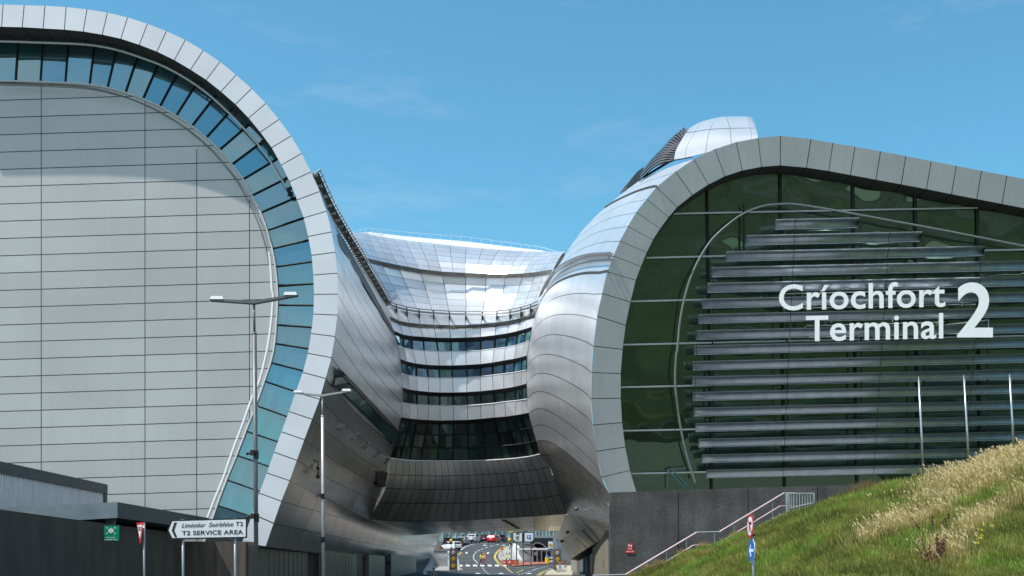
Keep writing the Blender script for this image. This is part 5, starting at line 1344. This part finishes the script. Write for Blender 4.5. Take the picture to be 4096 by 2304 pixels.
# speed limit panels
def panel_sign(label, zx0, zx1, zy0, zy1, Y, postx, items, foot):
    c = at_Y((zx0+zx1)/2, Y); c.z = min(c.z, zz(foot, Y)); s = thing('traffic_sign', label, 'sign', c, 0, 'grey panels of traffic signs')
    h0, h1 = zz(zy1, Y)-c.z, zz(zy0, Y)-c.z; xm = (zx0+zx1)/2
    MB().box(0, 0, (h0+h1)/2, mpx(zx1-zx0, Y), .05, h1-h0).build('board', M['pole'], s)
    x = mpx(postx-xm, Y); MB().tube([(x, .1, 0), (x, .1, h1)], .06, 8).build('post', M['steel'], s)
    for kind, ix, iy, r in items:
        X, Z, r = mpx(ix-xm, Y), zz(iy, Y)-c.z, mpx(r, Y)
        if kind == '30':
            d = MB().prism(circ(X, Z, r), -.05, -.03).build('speed_limit_disc', M['red'], s)
            MB().prism(circ(X, Z, r*.76), -.06, -.05).build('sign_face', M['sign_white'], d)
            flat_text('lettering', '30', M['black'], d, X-r*.52, X+r*.52, Z-r*.38, r*.76, y=-.068, bold=.02)
        else:
            mb = MB(); diamond(mb, X, Z, r*1.15, -.05, -.03); d = mb.build('warning_diamond', M['black'], s)
            mb = MB(); diamond(mb, X, Z, r*1.0, -.06, -.05); mb.build('sign_face', M['amber'], d)
            mb = MB()
            if kind == 'ramp': mb.prism([(X-r*.6, Z-r*.2), (X+r*.6, Z-r*.2), (X+r*.45, Z+.12*r), (X+.2*r, Z-.02*r), (X, Z+.15*r), (X-.2*r, Z-.02*r), (X-.45*r, Z+.12*r)], -.068, -.06)
            else: mb.prism([(X-.05*r, Z+.5*r), (X+.15*r, Z+.5*r), (X+.12*r, Z+.1*r), (X+.3*r, Z-.45*r), (X+.15*r, Z-.45*r), (X, Z-.1*r), (X-.15*r, Z-.45*r), (X-.3*r, Z-.45*r), (X-.1*r, Z+.1*r)], -.068, -.06)
            mb.build('symbol', M['black'], d)
    return s
panel_sign('grey panel with 30 disc over two shaded amber diamonds, left side beyond the bridge', 475, 577, 468, 745, 133, 562, (('30', 525, 512, 28), ('ramp', 527, 595, 30), ('walk', 527, 685, 30)), 818)
panel_sign('grey panel with 30 disc over amber diamonds, right side beside the coach park sign', 1815, 1915, 480, 745, 131, 1850, (('30', 1863, 518, 28), ('ramp', 1868, 600, 30), ('walk', 1862, 692, 27)), 818)
# white and amber stop sign
Yq = 165; c = at_Y(1778, Yq); c.z = min(c.z, zz(745, Yq)); s = thing('pedestrian_sign', 'tall white sign with an amber walking diamond and STOP below, right of the parking sign', 'sign', c)
h0, h1 = zz(480, Yq)-c.z, zz(366, Yq)-c.z
MB().box(0, 0, (h0+h1)/2, mpx(66, Yq), .05, h1-h0).build('board', M['blue'], s)
MB().box(0, -.04, (h0+h1)/2, mpx(58, Yq), .03, h1-h0-.2).build('sign_face', M['sign_white'], s)
mb = MB(); diamond(mb, 0, zz(420, Yq)-c.z, mpx(30, Yq), -.09, -.06); mb.build('warning_diamond', M['amber'], s)
z = zz(420, Yq)-c.z; r = mpx(26, Yq); MB().prism([(-.05*r, z+.5*r), (.15*r, z+.5*r), (.12*r, z+.1*r), (.3*r, z-.45*r), (.15*r, z-.45*r), (0, z-.1*r), (-.15*r, z-.45*r), (-.3*r, z-.45*r), (-.1*r, z+.1*r)], -.1, -.09).build('symbol', M['black'], s)
flat_text('lettering', 'STOP', M['black'], s, -mpx(22, Yq), mpx(22, Yq), zz(474, Yq)-c.z, mpx(14, Yq), y=-.07, bold=.02)
MB().tube([(mpx(26, Yq), .1, 0), (mpx(26, Yq), .1, h1)], .05, 8).build('post', M['steel'], s)
# brown and coach park signs
Yc = 128; c = at_Y(1920, Yc); c.z = zz(860, Yc); s = thing('direction_sign', 'brown sign above a white COACH PARK sign with blue P, at the right roadside', 'sign', c)
h0, h1 = zz(668, Yc)-c.z, zz(620, Yc)-c.z
MB().box(0, 0, (h0+h1)/2, mpx(125, Yc), .05, h1-h0).build('brown_board', M['brown'], s)
flat_text('lettering', 'Bus Stops', M['sign_white'], s, -mpx(50, Yc), mpx(40, Yc), zz(642, Yc)-c.z, mpx(11, Yc), y=-.04, bold=.01)
MB().prism([(mpx(a, Yc), zz(b_, Yc)-c.z) for a, b_ in ((-30, 662), (-10, 662), (-10, 656), (-30, 656))], -.045, -.03).build('symbol', M['sign_white'], s)
h0, h1 = zz(762, Yc)-c.z, zz(672, Yc)-c.z
MB().box(0, 0, (h0+h1)/2, mpx(130, Yc), .05, h1-h0).build('white_board', M['black'], s)
MB().box(0, -.04, (h0+h1)/2, mpx(123, Yc), .03, h1-h0-mpx(7, Yc)).build('sign_face', M['sign_white'], s)
MB().box(-mpx(20, Yc), -.06, zz(696, Yc)-c.z, mpx(30, Yc), .02, mpx(28, Yc)).build('blue_panel', M['blue'], s)
flat_text('lettering', 'P', M['sign_white'], s, -mpx(26, Yc), -mpx(13, Yc), zz(706, Yc)-c.z, mpx(20, Yc), y=-.08, bold=.03)
flat_text('lettering', 'Otobhus', M['black'], s, -mpx(54, Yc), mpx(20, Yc), zz(733, Yc)-c.z, mpx(13, Yc), y=-.07, bold=.02, shear=.25)
flat_text('lettering', 'COACH PARK', M['black'], s, -mpx(54, Yc), mpx(54, Yc), zz(754, Yc)-c.z, mpx(13, Yc), y=-.07, bold=.02)
MB().prism([(mpx(a, Yc), zz(b_, Yc)-c.z) for a, b_ in ((32, 705), (46, 690), (38, 690), (38, 684), (54, 682), (54, 698), (48, 698), (48, 694), (36, 709))], -.08, -.06).build('arrow', M['black'], s)
for xq in (-50, -28): MB().tube([(mpx(xq, Yc), .1, 0), (mpx(xq, Yc), .1, h1)], .05, 8).build('post', M['steel'], s)
# white arrow sign at left
Yw = 140; c = at_Y(385, Yw); s = thing('direction_sign', 'shaded white arrow sign pointing left on a post, beyond the bridge at the left kerb', 'sign', c)
c.z = s.location.z
h = lambda q: zz(q, Yw)-c.z
MB().prism([(mpx(a-385, Yw), h(b_)) for a, b_ in ((300, 562), (318, 542), (468, 540), (468, 582), (318, 584))], 0, .05).build('board', M['sign_white'], s)
flat_text('lettering', 'Seirbhis T2', M['black'], s, mpx(330-385, Yw), mpx(455-385, Yw), h(560), mpx(11, Yw), y=-.02, bold=.01)
flat_text('lettering', 'SERVICE AREA', M['black'], s, mpx(330-385, Yw), mpx(455-385, Yw), h(577), mpx(11, Yw), y=-.02, bold=.01)
MB().prism([(mpx(a-385, Yw), h(b_)) for a, b_ in ((306, 562), (318, 548), (324, 548), (313, 562), (324, 577), (318, 577))], -.03, -.005).build('arrow', M['black'], s)
MB().tube([(mpx(465-385, Yw), .08, -1), (mpx(465-385, Yw), .08, h(540))], .05, 8).build('post', M['sign_white'], s)
# service cabinet
c = base4(362, 705); tag(MB().box(0, 0, 1.15, 1.9, .9, 2.3).box(0, 0, 2.34, 2.05, 1.05, .1).box(.96, -.2, 1.15, .04, .04, 2.1).build('service_cabinet', M['paving']), 'grey concrete cabinet below the shaded arrow sign', 'cabinet').location = c
# belisha beacons
def beacon(label, zx, zy, ztop, Y=None):
    c = base4(zx, zy) if Y is None else at_Y(zx, Y); s = thing('belisha_beacon', label, 'beacon', c, 0, 'crossing beacons')
    H_ = zz(ztop, c.y)-c.z; n = 9
    for i in range(n): MB().tube([(0, 0, H_*i/n), (0, 0, H_*(i+1)/n)], .075, 8).build('pole_band', M['black'] if i % 2 == 0 else M['sign_white'], s)
    MB().ball(0, 0, H_+.2, .25).build('globe', M['amber'], s, smooth=True)
beacon('crossing beacon with amber globe on a striped pole, right side of the crossing', 1254, 690, 372)
beacon('crossing beacon with amber globe, left side of the crossing behind the 30 panel', 497, 690, 380)
# roadwork signs
def roadwork(label, zx, zy, Y, r):
    c = at_Y(zx, Y); s = thing('roadworks_sign', label, 'sign', c, 0, 'orange roadworks signs'); z = zz(zy, Y)-c.z; q = mpx(r, Y)
    mb = MB(); diamond(mb, 0, z, q, 0, .04); mb.build('board', M['orange'], s)
    MB().prism([(-.2*q, z+.3*q), (.0, z+.45*q), (.15*q, z+.1*q), (.45*q, z-.3*q), (.2*q, z-.3*q), (0, z-.05*q), (-.2*q, z-.35*q), (-.35*q, z-.35*q), (-.15*q, z+.05*q)], -.01, 0).build('symbol', M['black'], s)
    MB().tube([(-.25, .05, 0), (0, .05, z)], .03, 5).tube([(.25, .05, 0), (0, .05, z)], .03, 5).box(0, .05, .1, .9, .25, .15).build('stand', M['black'], s)
roadwork('orange roadworks diamond standing on the pavement beside the curved yellow lines', 1155, 470, 186, 28)
roadwork('orange roadworks diamond beside the worker at the right end of the crossing', 1295, 635, 169, 32)
roadwork('shaded orange roadworks diamond in front of the white car on the left pavement', 370, 455, 180, 30)
c = at_Y(1275, 240); s = thing('warning_sign', 'amber diamond warning sign high behind the T1 sign, just under the bridge', 'sign', at_Y(1275, 158)); z = zz(240, 158)-s.location.z
mb = MB(); diamond(mb, 0, z, mpx(26, 158), 0, .05); mb.build('board', M['amber'], s); MB().tube([(0, .1, 0), (0, .1, z)], .06, 6).build('post', M['pole'], s)
# barrier
c = base4(1262, 690); s = thing('safety_barrier', 'low red and white plastic barrier by the worker at the crossing', 'barrier', c)
MB().box(0, 0, .75, 2.4, .08, .22).box(0, 0, .35, 2.4, .08, .18).build('board', M['red'], s); MB().box(-1.1, 0, .5, .1, .5, 1.0).box(1.1, 0, .5, .1, .5, 1.0).build('foot', M['orange'], s)
c = base4(1790, 660); s = thing('safety_barrier', 'orange and white barrier beside the yellow bin', 'barrier', c)
MB().box(0, 0, .9, 1.6, .08, .2).box(0, 0, .4, 1.6, .08, .2).build('board', M['sign_white'], s); MB().box(-.7, 0, .6, .12, .12, 1.5).box(.7, 0, .6, .12, .12, 1.5).build('post', M['orange'], s)
c = base4(1736, 664); s = thing('litter_bin', 'bright yellow litter bin with blue lid outside the pavilion', 'bin', c)
MB().tube([(0, 0, 0), (0, 0, 1.0)], .34, 12).build('bin_body', M['binyellow'], s); MB().ball(0, 0, 1.05, .34, .34, .25).build('lid', M['blue'], s)

# parapet, pavilion and walls beyond
def curved_wall(name, label, zpts, top, m, t=0.35):
    pts = [H4(*p) for p in zpts]; pts = smooth_curve(pts, 4)
    v = []; f = []
    zt = np.interp(np.linspace(0, 1, len(pts)), np.linspace(0, 1, len(top)), top)
    for (x, y), h_ in zip(pts, zt): v += [(x, y, g(y)-.2), (x, y, g(y)+h_), (x+t, y+t*.4, g(y)+h_), (x+t, y+t*.4, g(y)-.2)]
    for i in range(len(pts)-1):
        for k in range(4): a = 4*i+k; b = 4*i+(k+1) % 4; f.append([a, b, b+4, a+4])
    f.append([3, 2, 1, 0]); q = 4*(len(pts)-1); f.append([q, q+1, q+2, q+3])
    return tag(mesh(name, v, f, m), label, 'wall')
curved_wall('parapet_wall', 'white curved parapet wall sweeping down from the road to the pavilion', ((1292, 470), (1310, 520), (1345, 580), (1420, 625), (1530, 648)), (1.0, 1.6, 1.9, 1.6, 0.9), M['whitewall'])
GW = thing('ramp_wall', 'blue grey concrete ramp wall with a rail on top behind the parking sign', 'wall', at_Y(1700, 205))
w0 = at_Y(1540, 205); w1 = at_Y(1860, 205); zb = -6; z1_ = zz(300, 205)-GW.location.z
MB().box((w0.x+w1.x)/2-GW.location.x, 0, (zb+z1_)/2, w1.x-w0.x, .5, z1_-zb).build('wall_panel', M['greywall'], GW)
mb = MB(); L0 = w0.x-GW.location.x; L1 = w1.x-GW.location.x; mb.tube([(L0, 0, z1_+.9), (L1, 0, z1_+.9)], .05, 5)
for x in np.arange(L0, L1, 1.3): mb.tube([(x, 0, z1_), (x, 0, z1_+.9)], .04, 4)
mb.build('guard_rail', M['sign_white'], GW)
# pavilion
pc = at_Y(1600, 172); PV = thing('pavilion', 'small pedestrian pavilion with barrel roofs and steel posts beside the brick pavement', 'shelter', pc)
def pvx(zx): return at_Y(zx, 172).x-pc.x
def pvz(zy): return zz(zy, 172)-pc.z
def barrel(xa, xb, z_e, rise, dy, name):
    n = 14; v = []; f = []
    for i in range(n+1):
        t = i/n; x = xa+(xb-xa)*t; z = z_e+rise*math.sin(math.pi*t); v += [(x, 0, z), (x, dy, z), (x, 0, z-.18), (x, dy, z-.18)]
    for i in range(n): a = 4*i; f += [[a, a+4, a+5, a+1], [a+2, a+3, a+7, a+6], [a, a+2, a+6, a+4], [a+1, a+5, a+7, a+3]]
    mesh(name, v, f, M['steel'], PV)
barrel(pvx(1355), pvx(1600), pvz(465), 1.6*(172/172)*.55, 9, 'barrel_roof'); barrel(pvx(1490), pvx(1740), pvz(462), .95, 14, 'barrel_roof')
MB().box((pvx(1360)+pvx(1800))/2, 1, pvz(470), pvx(1800)-pvx(1360), 3, .25).box((pvx(1600)+pvx(1800))/2, 2, pvz(490), pvx(1800)-pvx(1600), 3, .12).build('eaves_beam', M['sign_white'], PV)
for zx in (1548, 1605, 1662, 1725, 1790): MB().tube([(pvx(zx), -.4, 0), (pvx(zx), -.4, pvz(470))], .09, 8).build('post', M['steel'], PV)
MB().box((pvx(1540)+pvx(1830))/2, 7, pvz(560), pvx(1830)-pvx(1540), .3, 6.0).build('dark_interior', M['black'], PV)
# glazed terminal front in the distance
GT = thing('terminal_building', 'distant pale green glass terminal front with white mullions behind the parked cars', 'building', at_Y(900, 250))
def glz_mat():
    m, nt, o = new_mat('distant_glazing')
    tc = N(nt, 'ShaderNodeTexCoord'); c = mixc(nt, mapr(nt, noise(nt, tc.outputs['Object'], 0.6, 5, .7), .35, .65, 0, 1), (0.10, 0.20, 0.20), (0.42, 0.55, 0.52))
    b = pbr(nt, c, .2); nt.links.new(b.outputs[0], o.inputs[0]); return m
xa, xb = at_Y(300, 250).x-GT.location.x, at_Y(1960, 250).x-GT.location.x
MB().box((xa+xb)/2, .5, 6, xb-xa, .6, 14).build('glass_wall', glz_mat(), GT)
mb = MB()
for x in np.arange(xa, xb, 1.5): mb.box(x, 0, 6, .12, .3, 14)
mb.build('mullion', M['white_trim'], GT); MB().box((xa+xb)/2, 0, 3.1, xb-xa, .4, .3).build('canopy_beam', M['white_trim'], GT)

# ------------------------------------------------------------------ cars
paints = {}
def paint(name, col):
    if name not in paints: paints[name] = plain('car_paint_'+name, col, 0.42, 0.1, var=0.03)
    return paints[name]
def car(label, zx, zy, heading, colour, L=4.3, Wd=1.8, H_=1.5, kind='hatch', spare=False, boot=False, Y=None):
    c = base4(zx, zy) if Y is None else at_Y(zx, Y)
    s = thing('parked_car', label, 'car', c, heading, 'cars on the terminal forecourt'); s.rotation_euler[0] = 0
    a = L/2; w = Wd/2
    st = [(-a, .45, .78), (-a+.03, .30, .95), (-a+.18, .26, 1.0), (-a*.62, .2, H_*.66), (-a*.2, .2, H_*.66), (a*.3, .2, H_*.66), (a*.42, .2, H_*.63), (a*.8, .22, H_*.56), (a*.97, .28, H_*.47), (a, .42, H_*.38)]
    if kind == 'suv': st = [(x, z0+.05, z1+.05) for x, z0, z1 in st]
    v = []; f = []
    for x, z0, z1 in st:
        wq = w*(0.90 if abs(x) > a*.93 else 1.0)
        v += [(x, -wq*.93, z0), (x, -wq, z0+.18), (x, -wq, z1*.8), (x, -wq*.95, z1), (x, wq*.95, z1), (x, wq, z1*.8), (x, wq, z0+.18), (x, wq*.93, z0)]
    n = len(st)
    for i in range(n-1):
        for k in range(8): p0 = 8*i+k; p1 = 8*i+(k+1) % 8; f.append([p0, p1, p1+8, p0+8])
    f.append(list(range(8))[::-1]); f.append(list(range(8*(n-1), 8*n)))
    pm = paint(colour[0], colour[1])
    mesh('body', v, f, pm, s, smooth=False)
    rearx = -a+.10 if kind in ('hatch', 'suv') else -a*.72
    cab = [(rearx, H_*.64, .93), (rearx+.28, H_*.93, .80), (-a*.35, H_, .78), (a*.02, H_*.99, .78), (a*.18, H_*.93, .80), (a*.50, H_*.62, .93)]
    v = []; f = []
    for x, z, q in cab: v += [(x, -w*q, H_*.62), (x, -w*q, z), (x, w*q, z), (x, w*q, H_*.62)]
    for i in range(len(cab)-1):
        for k in range(3): p0 = 4*i+k; f.append([p0, p0+1, p0+5, p0+4])
    f += [[3, 2, 1, 0], [4*5, 4*5+1, 4*5+2, 4*5+3]]
    mesh('roof', v, f, pm, s)
    x0, z0, q0 = cab[0]; x1, z1, q1 = cab[1]
    gq = MB(); gq.quad((x0-.02+.06, -w*q0*.85, z0+.08), (x0-.02+.06, w*q0*.85, z0+.08), (x1-.05, w*q1*.9, z1-.05), (x1-.05, -w*q1*.9, z1-.05)); gq.build('rear_window', M['car_glass'], s)
    x4, z4, q4 = cab[4]; x5, z5, q5 = cab[5]
    gq = MB(); gq.quad((x5-.03, -w*q5*.9, z5+.09), (x5-.03, w*q5*.9, z5+.09), (x4+.05, w*q4*.9, z4-.02), (x4+.05, -w*q4*.9, z4-.02)); gq.build('windscreen', M['car_glass'], s)
    for sy in (-1, 1):
        for (xa_, xb_) in ((-a*.72, -a*.12), (-a*.06, a*.30)):
            gq = MB(); y0, y1 = sy*(w*.915+.01), sy*(w*.83+.01)
            gq.quad((xa_, y0, H_*.68), (xb_+(.12 if xb_ > 0 else 0), y0, H_*.68), (xb_-(.1 if xb_ > 0 else 0), y1, H_*.92), (xa_+.15, y1, H_*.92)); gq.build('side_window', M['car_glass'], s)
        gq = MB().box(-a-.005, sy*w*.74, H_*.56, .06, w*.3, .2); gq.build('tail_light', M['lamp_red'], s)
        gq = MB().box(a*.95, sy*w*.70, H_*.44, .1, w*.34, .13); gq.build('headlight', M['lamp_clear'], s)
        MB().box(a*.28, sy*(w+.08), H_*.68, .12, .16, .12).build('mirror', pm, s)
        for xw in (-a*.62, a*.64):
            wh = MB().tube([(xw, sy*(w-.22), .33), (xw, sy*(w+.01), .33)], .33, 18).build('wheel', M['tyre'], s)
            MB().tube([(xw, sy*(w+.005), .33), (xw, sy*(w+.02), .33)], .20, 12).build('rim', M['rim'], wh)
    MB().box(-a-.01, 0, .72, .03, .52, .12).build('number_plate', M['sign_white'], s)
    MB().box(-a+.02, 0, .40, .12, Wd*.84, .2).build('bumper', M['black'] if kind == 'suv' else pm, s)
    if spare: MB().tube([(-a-.22, 0, .95), (-a-.02, 0, .95)], .36, 18).build('spare_wheel_cover', M['sign_white'], s)
    if boot:
        MB().box(-a+.2, 0, H_+.28, 1.0, Wd*.75, .06).build('open_tailgate', pm, s)
        MB().box(-a-.012, 0, 1.0, .02, Wd*.7, .42).build('boot_opening', M['black'], s)
    return s
q = math.radians
car('white SUV turning in at the left of the forecourt, nearest car to the road', 500, 492, q(128), ('white', (0.80, 0.80, 0.80)), 4.4, 1.85, 1.65, 'suv')
car('dark green estate car parked just behind the white SUV', 570, 432, q(105), ('dark_green', (0.02, 0.04, 0.035)), 4.5, 1.8, 1.5)
car('silver grey hatchback between the dark green estate and the silver off roader', 648, 415, q(82), ('silver_grey', (0.30, 0.31, 0.34)), 4.2, 1.8, 1.55)
car('silver off roader with a round spare wheel cover on its back door', 790, 392, q(78), ('silver', (0.52, 0.53, 0.55)), 4.4, 1.85, 1.75, 'suv', spare=True)
car('black estate car between the silver off roader and the red hatchback', 935, 383, q(84), ('black', (0.012, 0.012, 0.014)), 4.4, 1.8, 1.6)
car('bright red hatchback parked in the middle of the row', 1050, 388, q(70), ('red', (0.55, 0.012, 0.018)), 4.0, 1.8, 1.5)
car('dark car with its tailgate raised, right of the red hatchback', 1150, 383, q(80), ('charcoal', (0.02, 0.022, 0.025)), 4.5, 1.85, 1.55, boot=True)
car('white car half hidden behind the crossing beacon at the right end of the row', 1245, 372, q(86), ('pearl', (0.65, 0.64, 0.64)), 4.2, 1.8, 1.5)
car('dark car with boot lid open, leftmost of the row behind the white SUV', 448, 425, q(95), ('graphite', (0.03, 0.032, 0.035)), 4.4, 1.8, 1.5, boot=True)

# ------------------------------------------------------------------ people
def person(label, loc, rz, top, legs, skin='skin', helmet=None, vest=None, stride=0.25, arms=(0.1, 0.1), hgt=1.75, lean=0.0, shoes='black', stripe=False):
    s = thing('person', label, 'person', loc, rz)
    k = hgt/1.75
    J = {'pel': (0, 0, .95), 'wai': (0, .01, 1.10), 'che': (0, lean*.5, 1.32), 'nek': (0, lean, 1.48), 'hea': (0, lean+.02, 1.58), 'cro': (0, lean+.01, 1.70),
         'hl': (-.10, 0, .90), 'kl': (-.11, -stride*.45, .50), 'al': (-.11, -stride*.8+.02, .09), 'tl': (-.12, -stride*.8-.14, .04),
         'hr': (.10, 0, .90), 'kr': (.11, stride*.25, .50), 'ar': (.11, stride*.95, .10), 'tr': (.12, stride*.95-.14, .04),
         'sl': (-.19, lean, 1.42), 'el': (-.25, lean-.02-arms[0]*.4, 1.14), 'wl': (-.24, lean-.05-arms[0]*1.5, .92+arms[0]*.7), 'fl': (-.23, lean-.08-arms[0]*1.9, .82+arms[0]*.8),
         'sr': (.19, lean, 1.42), 'er': (.25, lean-.02-arms[1]*.4, 1.14), 'wr': (.24, lean-.05-arms[1]*1.5, .92+arms[1]*.7), 'fr': (.23, lean-.08-arms[1]*1.9, .82+arms[1]*.8)}
    rad = dict(pel=.15, wai=.135, che=.155, nek=.06, hea=.085, cro=.085, hl=.095, kl=.065, al=.045, tl=.04, hr=.095, kr=.065, ar=.045, tr=.04, sl=.062, el=.045, wl=.032, fl=.03, sr=.062, er=.045, wr=.032, fr=.03)
    E = [('pel', 'wai'), ('wai', 'che'), ('che', 'nek'), ('nek', 'hea'), ('hea', 'cro'), ('pel', 'hl'), ('hl', 'kl'), ('kl', 'al'), ('al', 'tl'), ('pel', 'hr'), ('hr', 'kr'), ('kr', 'ar'), ('ar', 'tr'),
         ('che', 'sl'), ('sl', 'el'), ('el', 'wl'), ('wl', 'fl'), ('che', 'sr'), ('sr', 'er'), ('er', 'wr'), ('wr', 'fr')]
    names = list(J); me = bpy.data.meshes.new('tmp'); me.from_pydata([tuple(c*k for c in J[n_]) for n_ in names], [(names.index(a), names.index(b)) for a, b in E], [])
    ob = bpy.data.objects.new('tmp', me); COL.objects.link(ob); md = ob.modifiers.new('s', 'SKIN'); sv = me.skin_vertices[0].data
    for i, n_ in enumerate(names): sv[i].radius = (rad[n_]*k, rad[n_]*k); sv[i].use_root = (n_ == 'pel')
    ob.modifiers.new('u', 'SUBSURF').levels = 1
    bpy.context.view_layer.update(); dg = bpy.context.evaluated_depsgraph_get(); em = ob.evaluated_get(dg).to_mesh()
    vv = [tuple(p.co) for p in em.vertices]; ff = [list(p.vertices) for p in em.polygons]; ob.evaluated_get(dg).to_mesh_clear(); bpy.data.objects.remove(ob)
    mi = []
    for fc in ff:
        cz = sum(vv[i][2] for i in fc)/len(fc)/k; cxx = abs(sum(vv[i][0] for i in fc)/len(fc))/k
        if cz > 1.47 and cxx < .12: mi.append(0)
        elif cxx > .19 and cz < 1.0: mi.append(0)
        elif cz < .10: mi.append(3)
        elif cz < .97 and cxx < .2: mi.append(2)
        else: mi.append(1)
    mesh('body', vv, ff, None, s, smooth=True, mats=[M[skin], top, legs, M['black']], mi=mi)
    hc = (0, (lean+.02)*k, 1.66*k)
    if helmet: MB().ball(hc[0], hc[1], hc[2]+.03, .125, .14, .10).build('helmet', helmet, s, smooth=True)
    else: MB().ball(hc[0], hc[1]+.015, hc[2]+.02, .10, .11, .09).build('hair', M['hair'], s, smooth=True)
    if stripe:
        MB().box(0, lean*.4, 1.12*k, .36, .30, .05).box(0, lean*.5, 1.26*k, .38, .31, .05).build('reflective_band', M['lamp_clear'], s)
    return s
def cloth(n_, c): return plain('cloth_'+n_, c, 0.85, var=0.12, scale=8)
navy = cloth('navy', (0.02, 0.025, 0.05)); orange = cloth('orange', (0.85, 0.20, 0.03)); redt = cloth('red', (0.40, 0.03, 0.03)); hv = cloth('hi_vis', (0.65, 0.85, 0.06)); sky_ = cloth('pale_blue', (0.55, 0.62, 0.72)); dk_ = cloth('dark', (0.02, 0.02, 0.025)); grey_ = cloth('grey', (0.22, 0.2, 0.2)); whitec = cloth('white', (0.6, 0.6, 0.6))
person('person in yellow hi vis vest on the crossing, left of the one in orange', base4(882, 672), q(60), hv, dk_, stride=.5, arms=(.25, .1), stripe=True)
person('person in orange hi vis jacket, red trousers and orange helmet on the crossing', base4(922, 680), q(-20), orange, redt, helmet=M['orange'], stride=.2, stripe=True)
person('worker in yellow hi vis vest standing by the red barrier right of the crossing', base4(1210, 676), q(80), hv, dk_, stride=.15, arms=(.35, .3), lean=-.08, stripe=True)
person('worker in yellow hi vis jacket and yellow helmet on the pavement behind the beacon', base4(1262, 452), q(30), hv, dk_, helmet=M['amber'], stride=.3, stripe=True)
person('person in pale blue shirt and dark trousers walking towards the pavilion', base4(1585, 648)+Vector((0, 0, .16)), q(180), sky_, navy, stride=.35)
person('person in all dark clothes walking beside the pale blue shirt at the pavilion', base4(1637, 650)+Vector((0, 0, .16)), q(180), dk_, dk_, stride=.3)
person('person in dark clothes standing behind the parked silver cars', at_Y(648, 232), q(10), dk_, navy, stride=.2)
person('person in a white top standing by the open dark car', at_Y(1108, 226), q(30), whitec, dk_, stride=.1)
def low_person(label, px, ytop, Y, top_):
    X = (px-CX)/F*Y; zt = EYE+(HY-ytop)/F*Y; person(label, Vector((X, Y, g(Y))), q(10), top_, dk_, hgt=max(1.5, min(1.9, zt-g(Y))))
low_person('dark haired person in black at the bottom edge, in front of the left base wall', 1328, 2282, 84, dk_)
low_person('person in a grey top at the bottom edge, below the shaded arrow sign', 1735, 2281, 92, grey_)

# ================================================================== LIGHT, SKY, CAMERA
sun_dir = Vector((-3.7, -1.9, 7.2)).normalized()
el = math.asin(sun_dir.z); az = math.atan2(sun_dir.x, sun_dir.y)
w = bpy.data.worlds.new('World'); C.world = w; w.use_nodes = True; nt = w.node_tree; nt.nodes.clear()
o = N(nt, 'ShaderNodeOutputWorld'); bg = N(nt, 'ShaderNodeBackground'); bg.inputs[1].default_value = 0.115
sk = N(nt, 'ShaderNodeTexSky'); sk.sky_type = 'NISHITA'; sk.sun_disc = False; sk.sun_elevation = el; sk.sun_rotation = az
sk.air_density = 1.0; sk.dust_density = 0.6; sk.ozone_density = 2.0; sk.altitude = 0
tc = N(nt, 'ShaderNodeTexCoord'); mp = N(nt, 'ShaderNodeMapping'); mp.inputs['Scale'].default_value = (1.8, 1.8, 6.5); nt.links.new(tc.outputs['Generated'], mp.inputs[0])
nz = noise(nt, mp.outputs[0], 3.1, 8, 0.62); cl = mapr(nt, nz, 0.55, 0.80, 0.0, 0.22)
hsv = N(nt, 'ShaderNodeHueSaturation'); hsv.inputs['Saturation'].default_value = 1.0; nt.links.new(sk.outputs[0], hsv.inputs['Color'])
tint = mixc(nt, 1.0, hsv.outputs[0], (0.90, 1.68, 1.64), 'MULTIPLY')
# white cloud added unseen behind the viewer for neutral fill, thin wisps ahead
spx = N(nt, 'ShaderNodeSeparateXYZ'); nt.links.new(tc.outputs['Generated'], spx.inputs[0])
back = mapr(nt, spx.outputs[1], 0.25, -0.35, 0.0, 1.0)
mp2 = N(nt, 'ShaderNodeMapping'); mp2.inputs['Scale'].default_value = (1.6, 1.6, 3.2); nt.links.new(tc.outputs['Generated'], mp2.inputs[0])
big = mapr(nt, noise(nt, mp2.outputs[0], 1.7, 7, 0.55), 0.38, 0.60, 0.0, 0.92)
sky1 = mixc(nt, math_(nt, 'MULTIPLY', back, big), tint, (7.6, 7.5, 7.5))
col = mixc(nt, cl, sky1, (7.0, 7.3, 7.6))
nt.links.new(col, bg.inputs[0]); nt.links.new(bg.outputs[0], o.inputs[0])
sl_ = bpy.data.lights.new('sun', 'SUN'); sl_.energy = 5.0; sl_.angle = math.radians(0.53); sl_.color = (1.0, 0.955, 0.89)
so = bpy.data.objects.new('sun', sl_); COL.objects.link(so); so.rotation_euler = sun_dir.to_track_quat('Z', 'Y').to_euler()
cd = bpy.data.cameras.new('camera'); co = bpy.data.objects.new('camera', cd); COL.objects.link(co)
co.location = (0, 0, EYE); co.rotation_euler = (math.radians(90), 0, 0)
cd.sensor_width = 36; cd.lens = 36*F/4096; cd.shift_y = (HY-1152)/4096; cd.clip_end = 8000; cd.clip_start = 0.2
C.camera = co
C.view_settings.view_transform = 'Standard'; C.view_settings.look = 'None'; C.view_settings.exposure = 0; C.view_settings.gamma = 1
C.cycles.max_bounces = 6
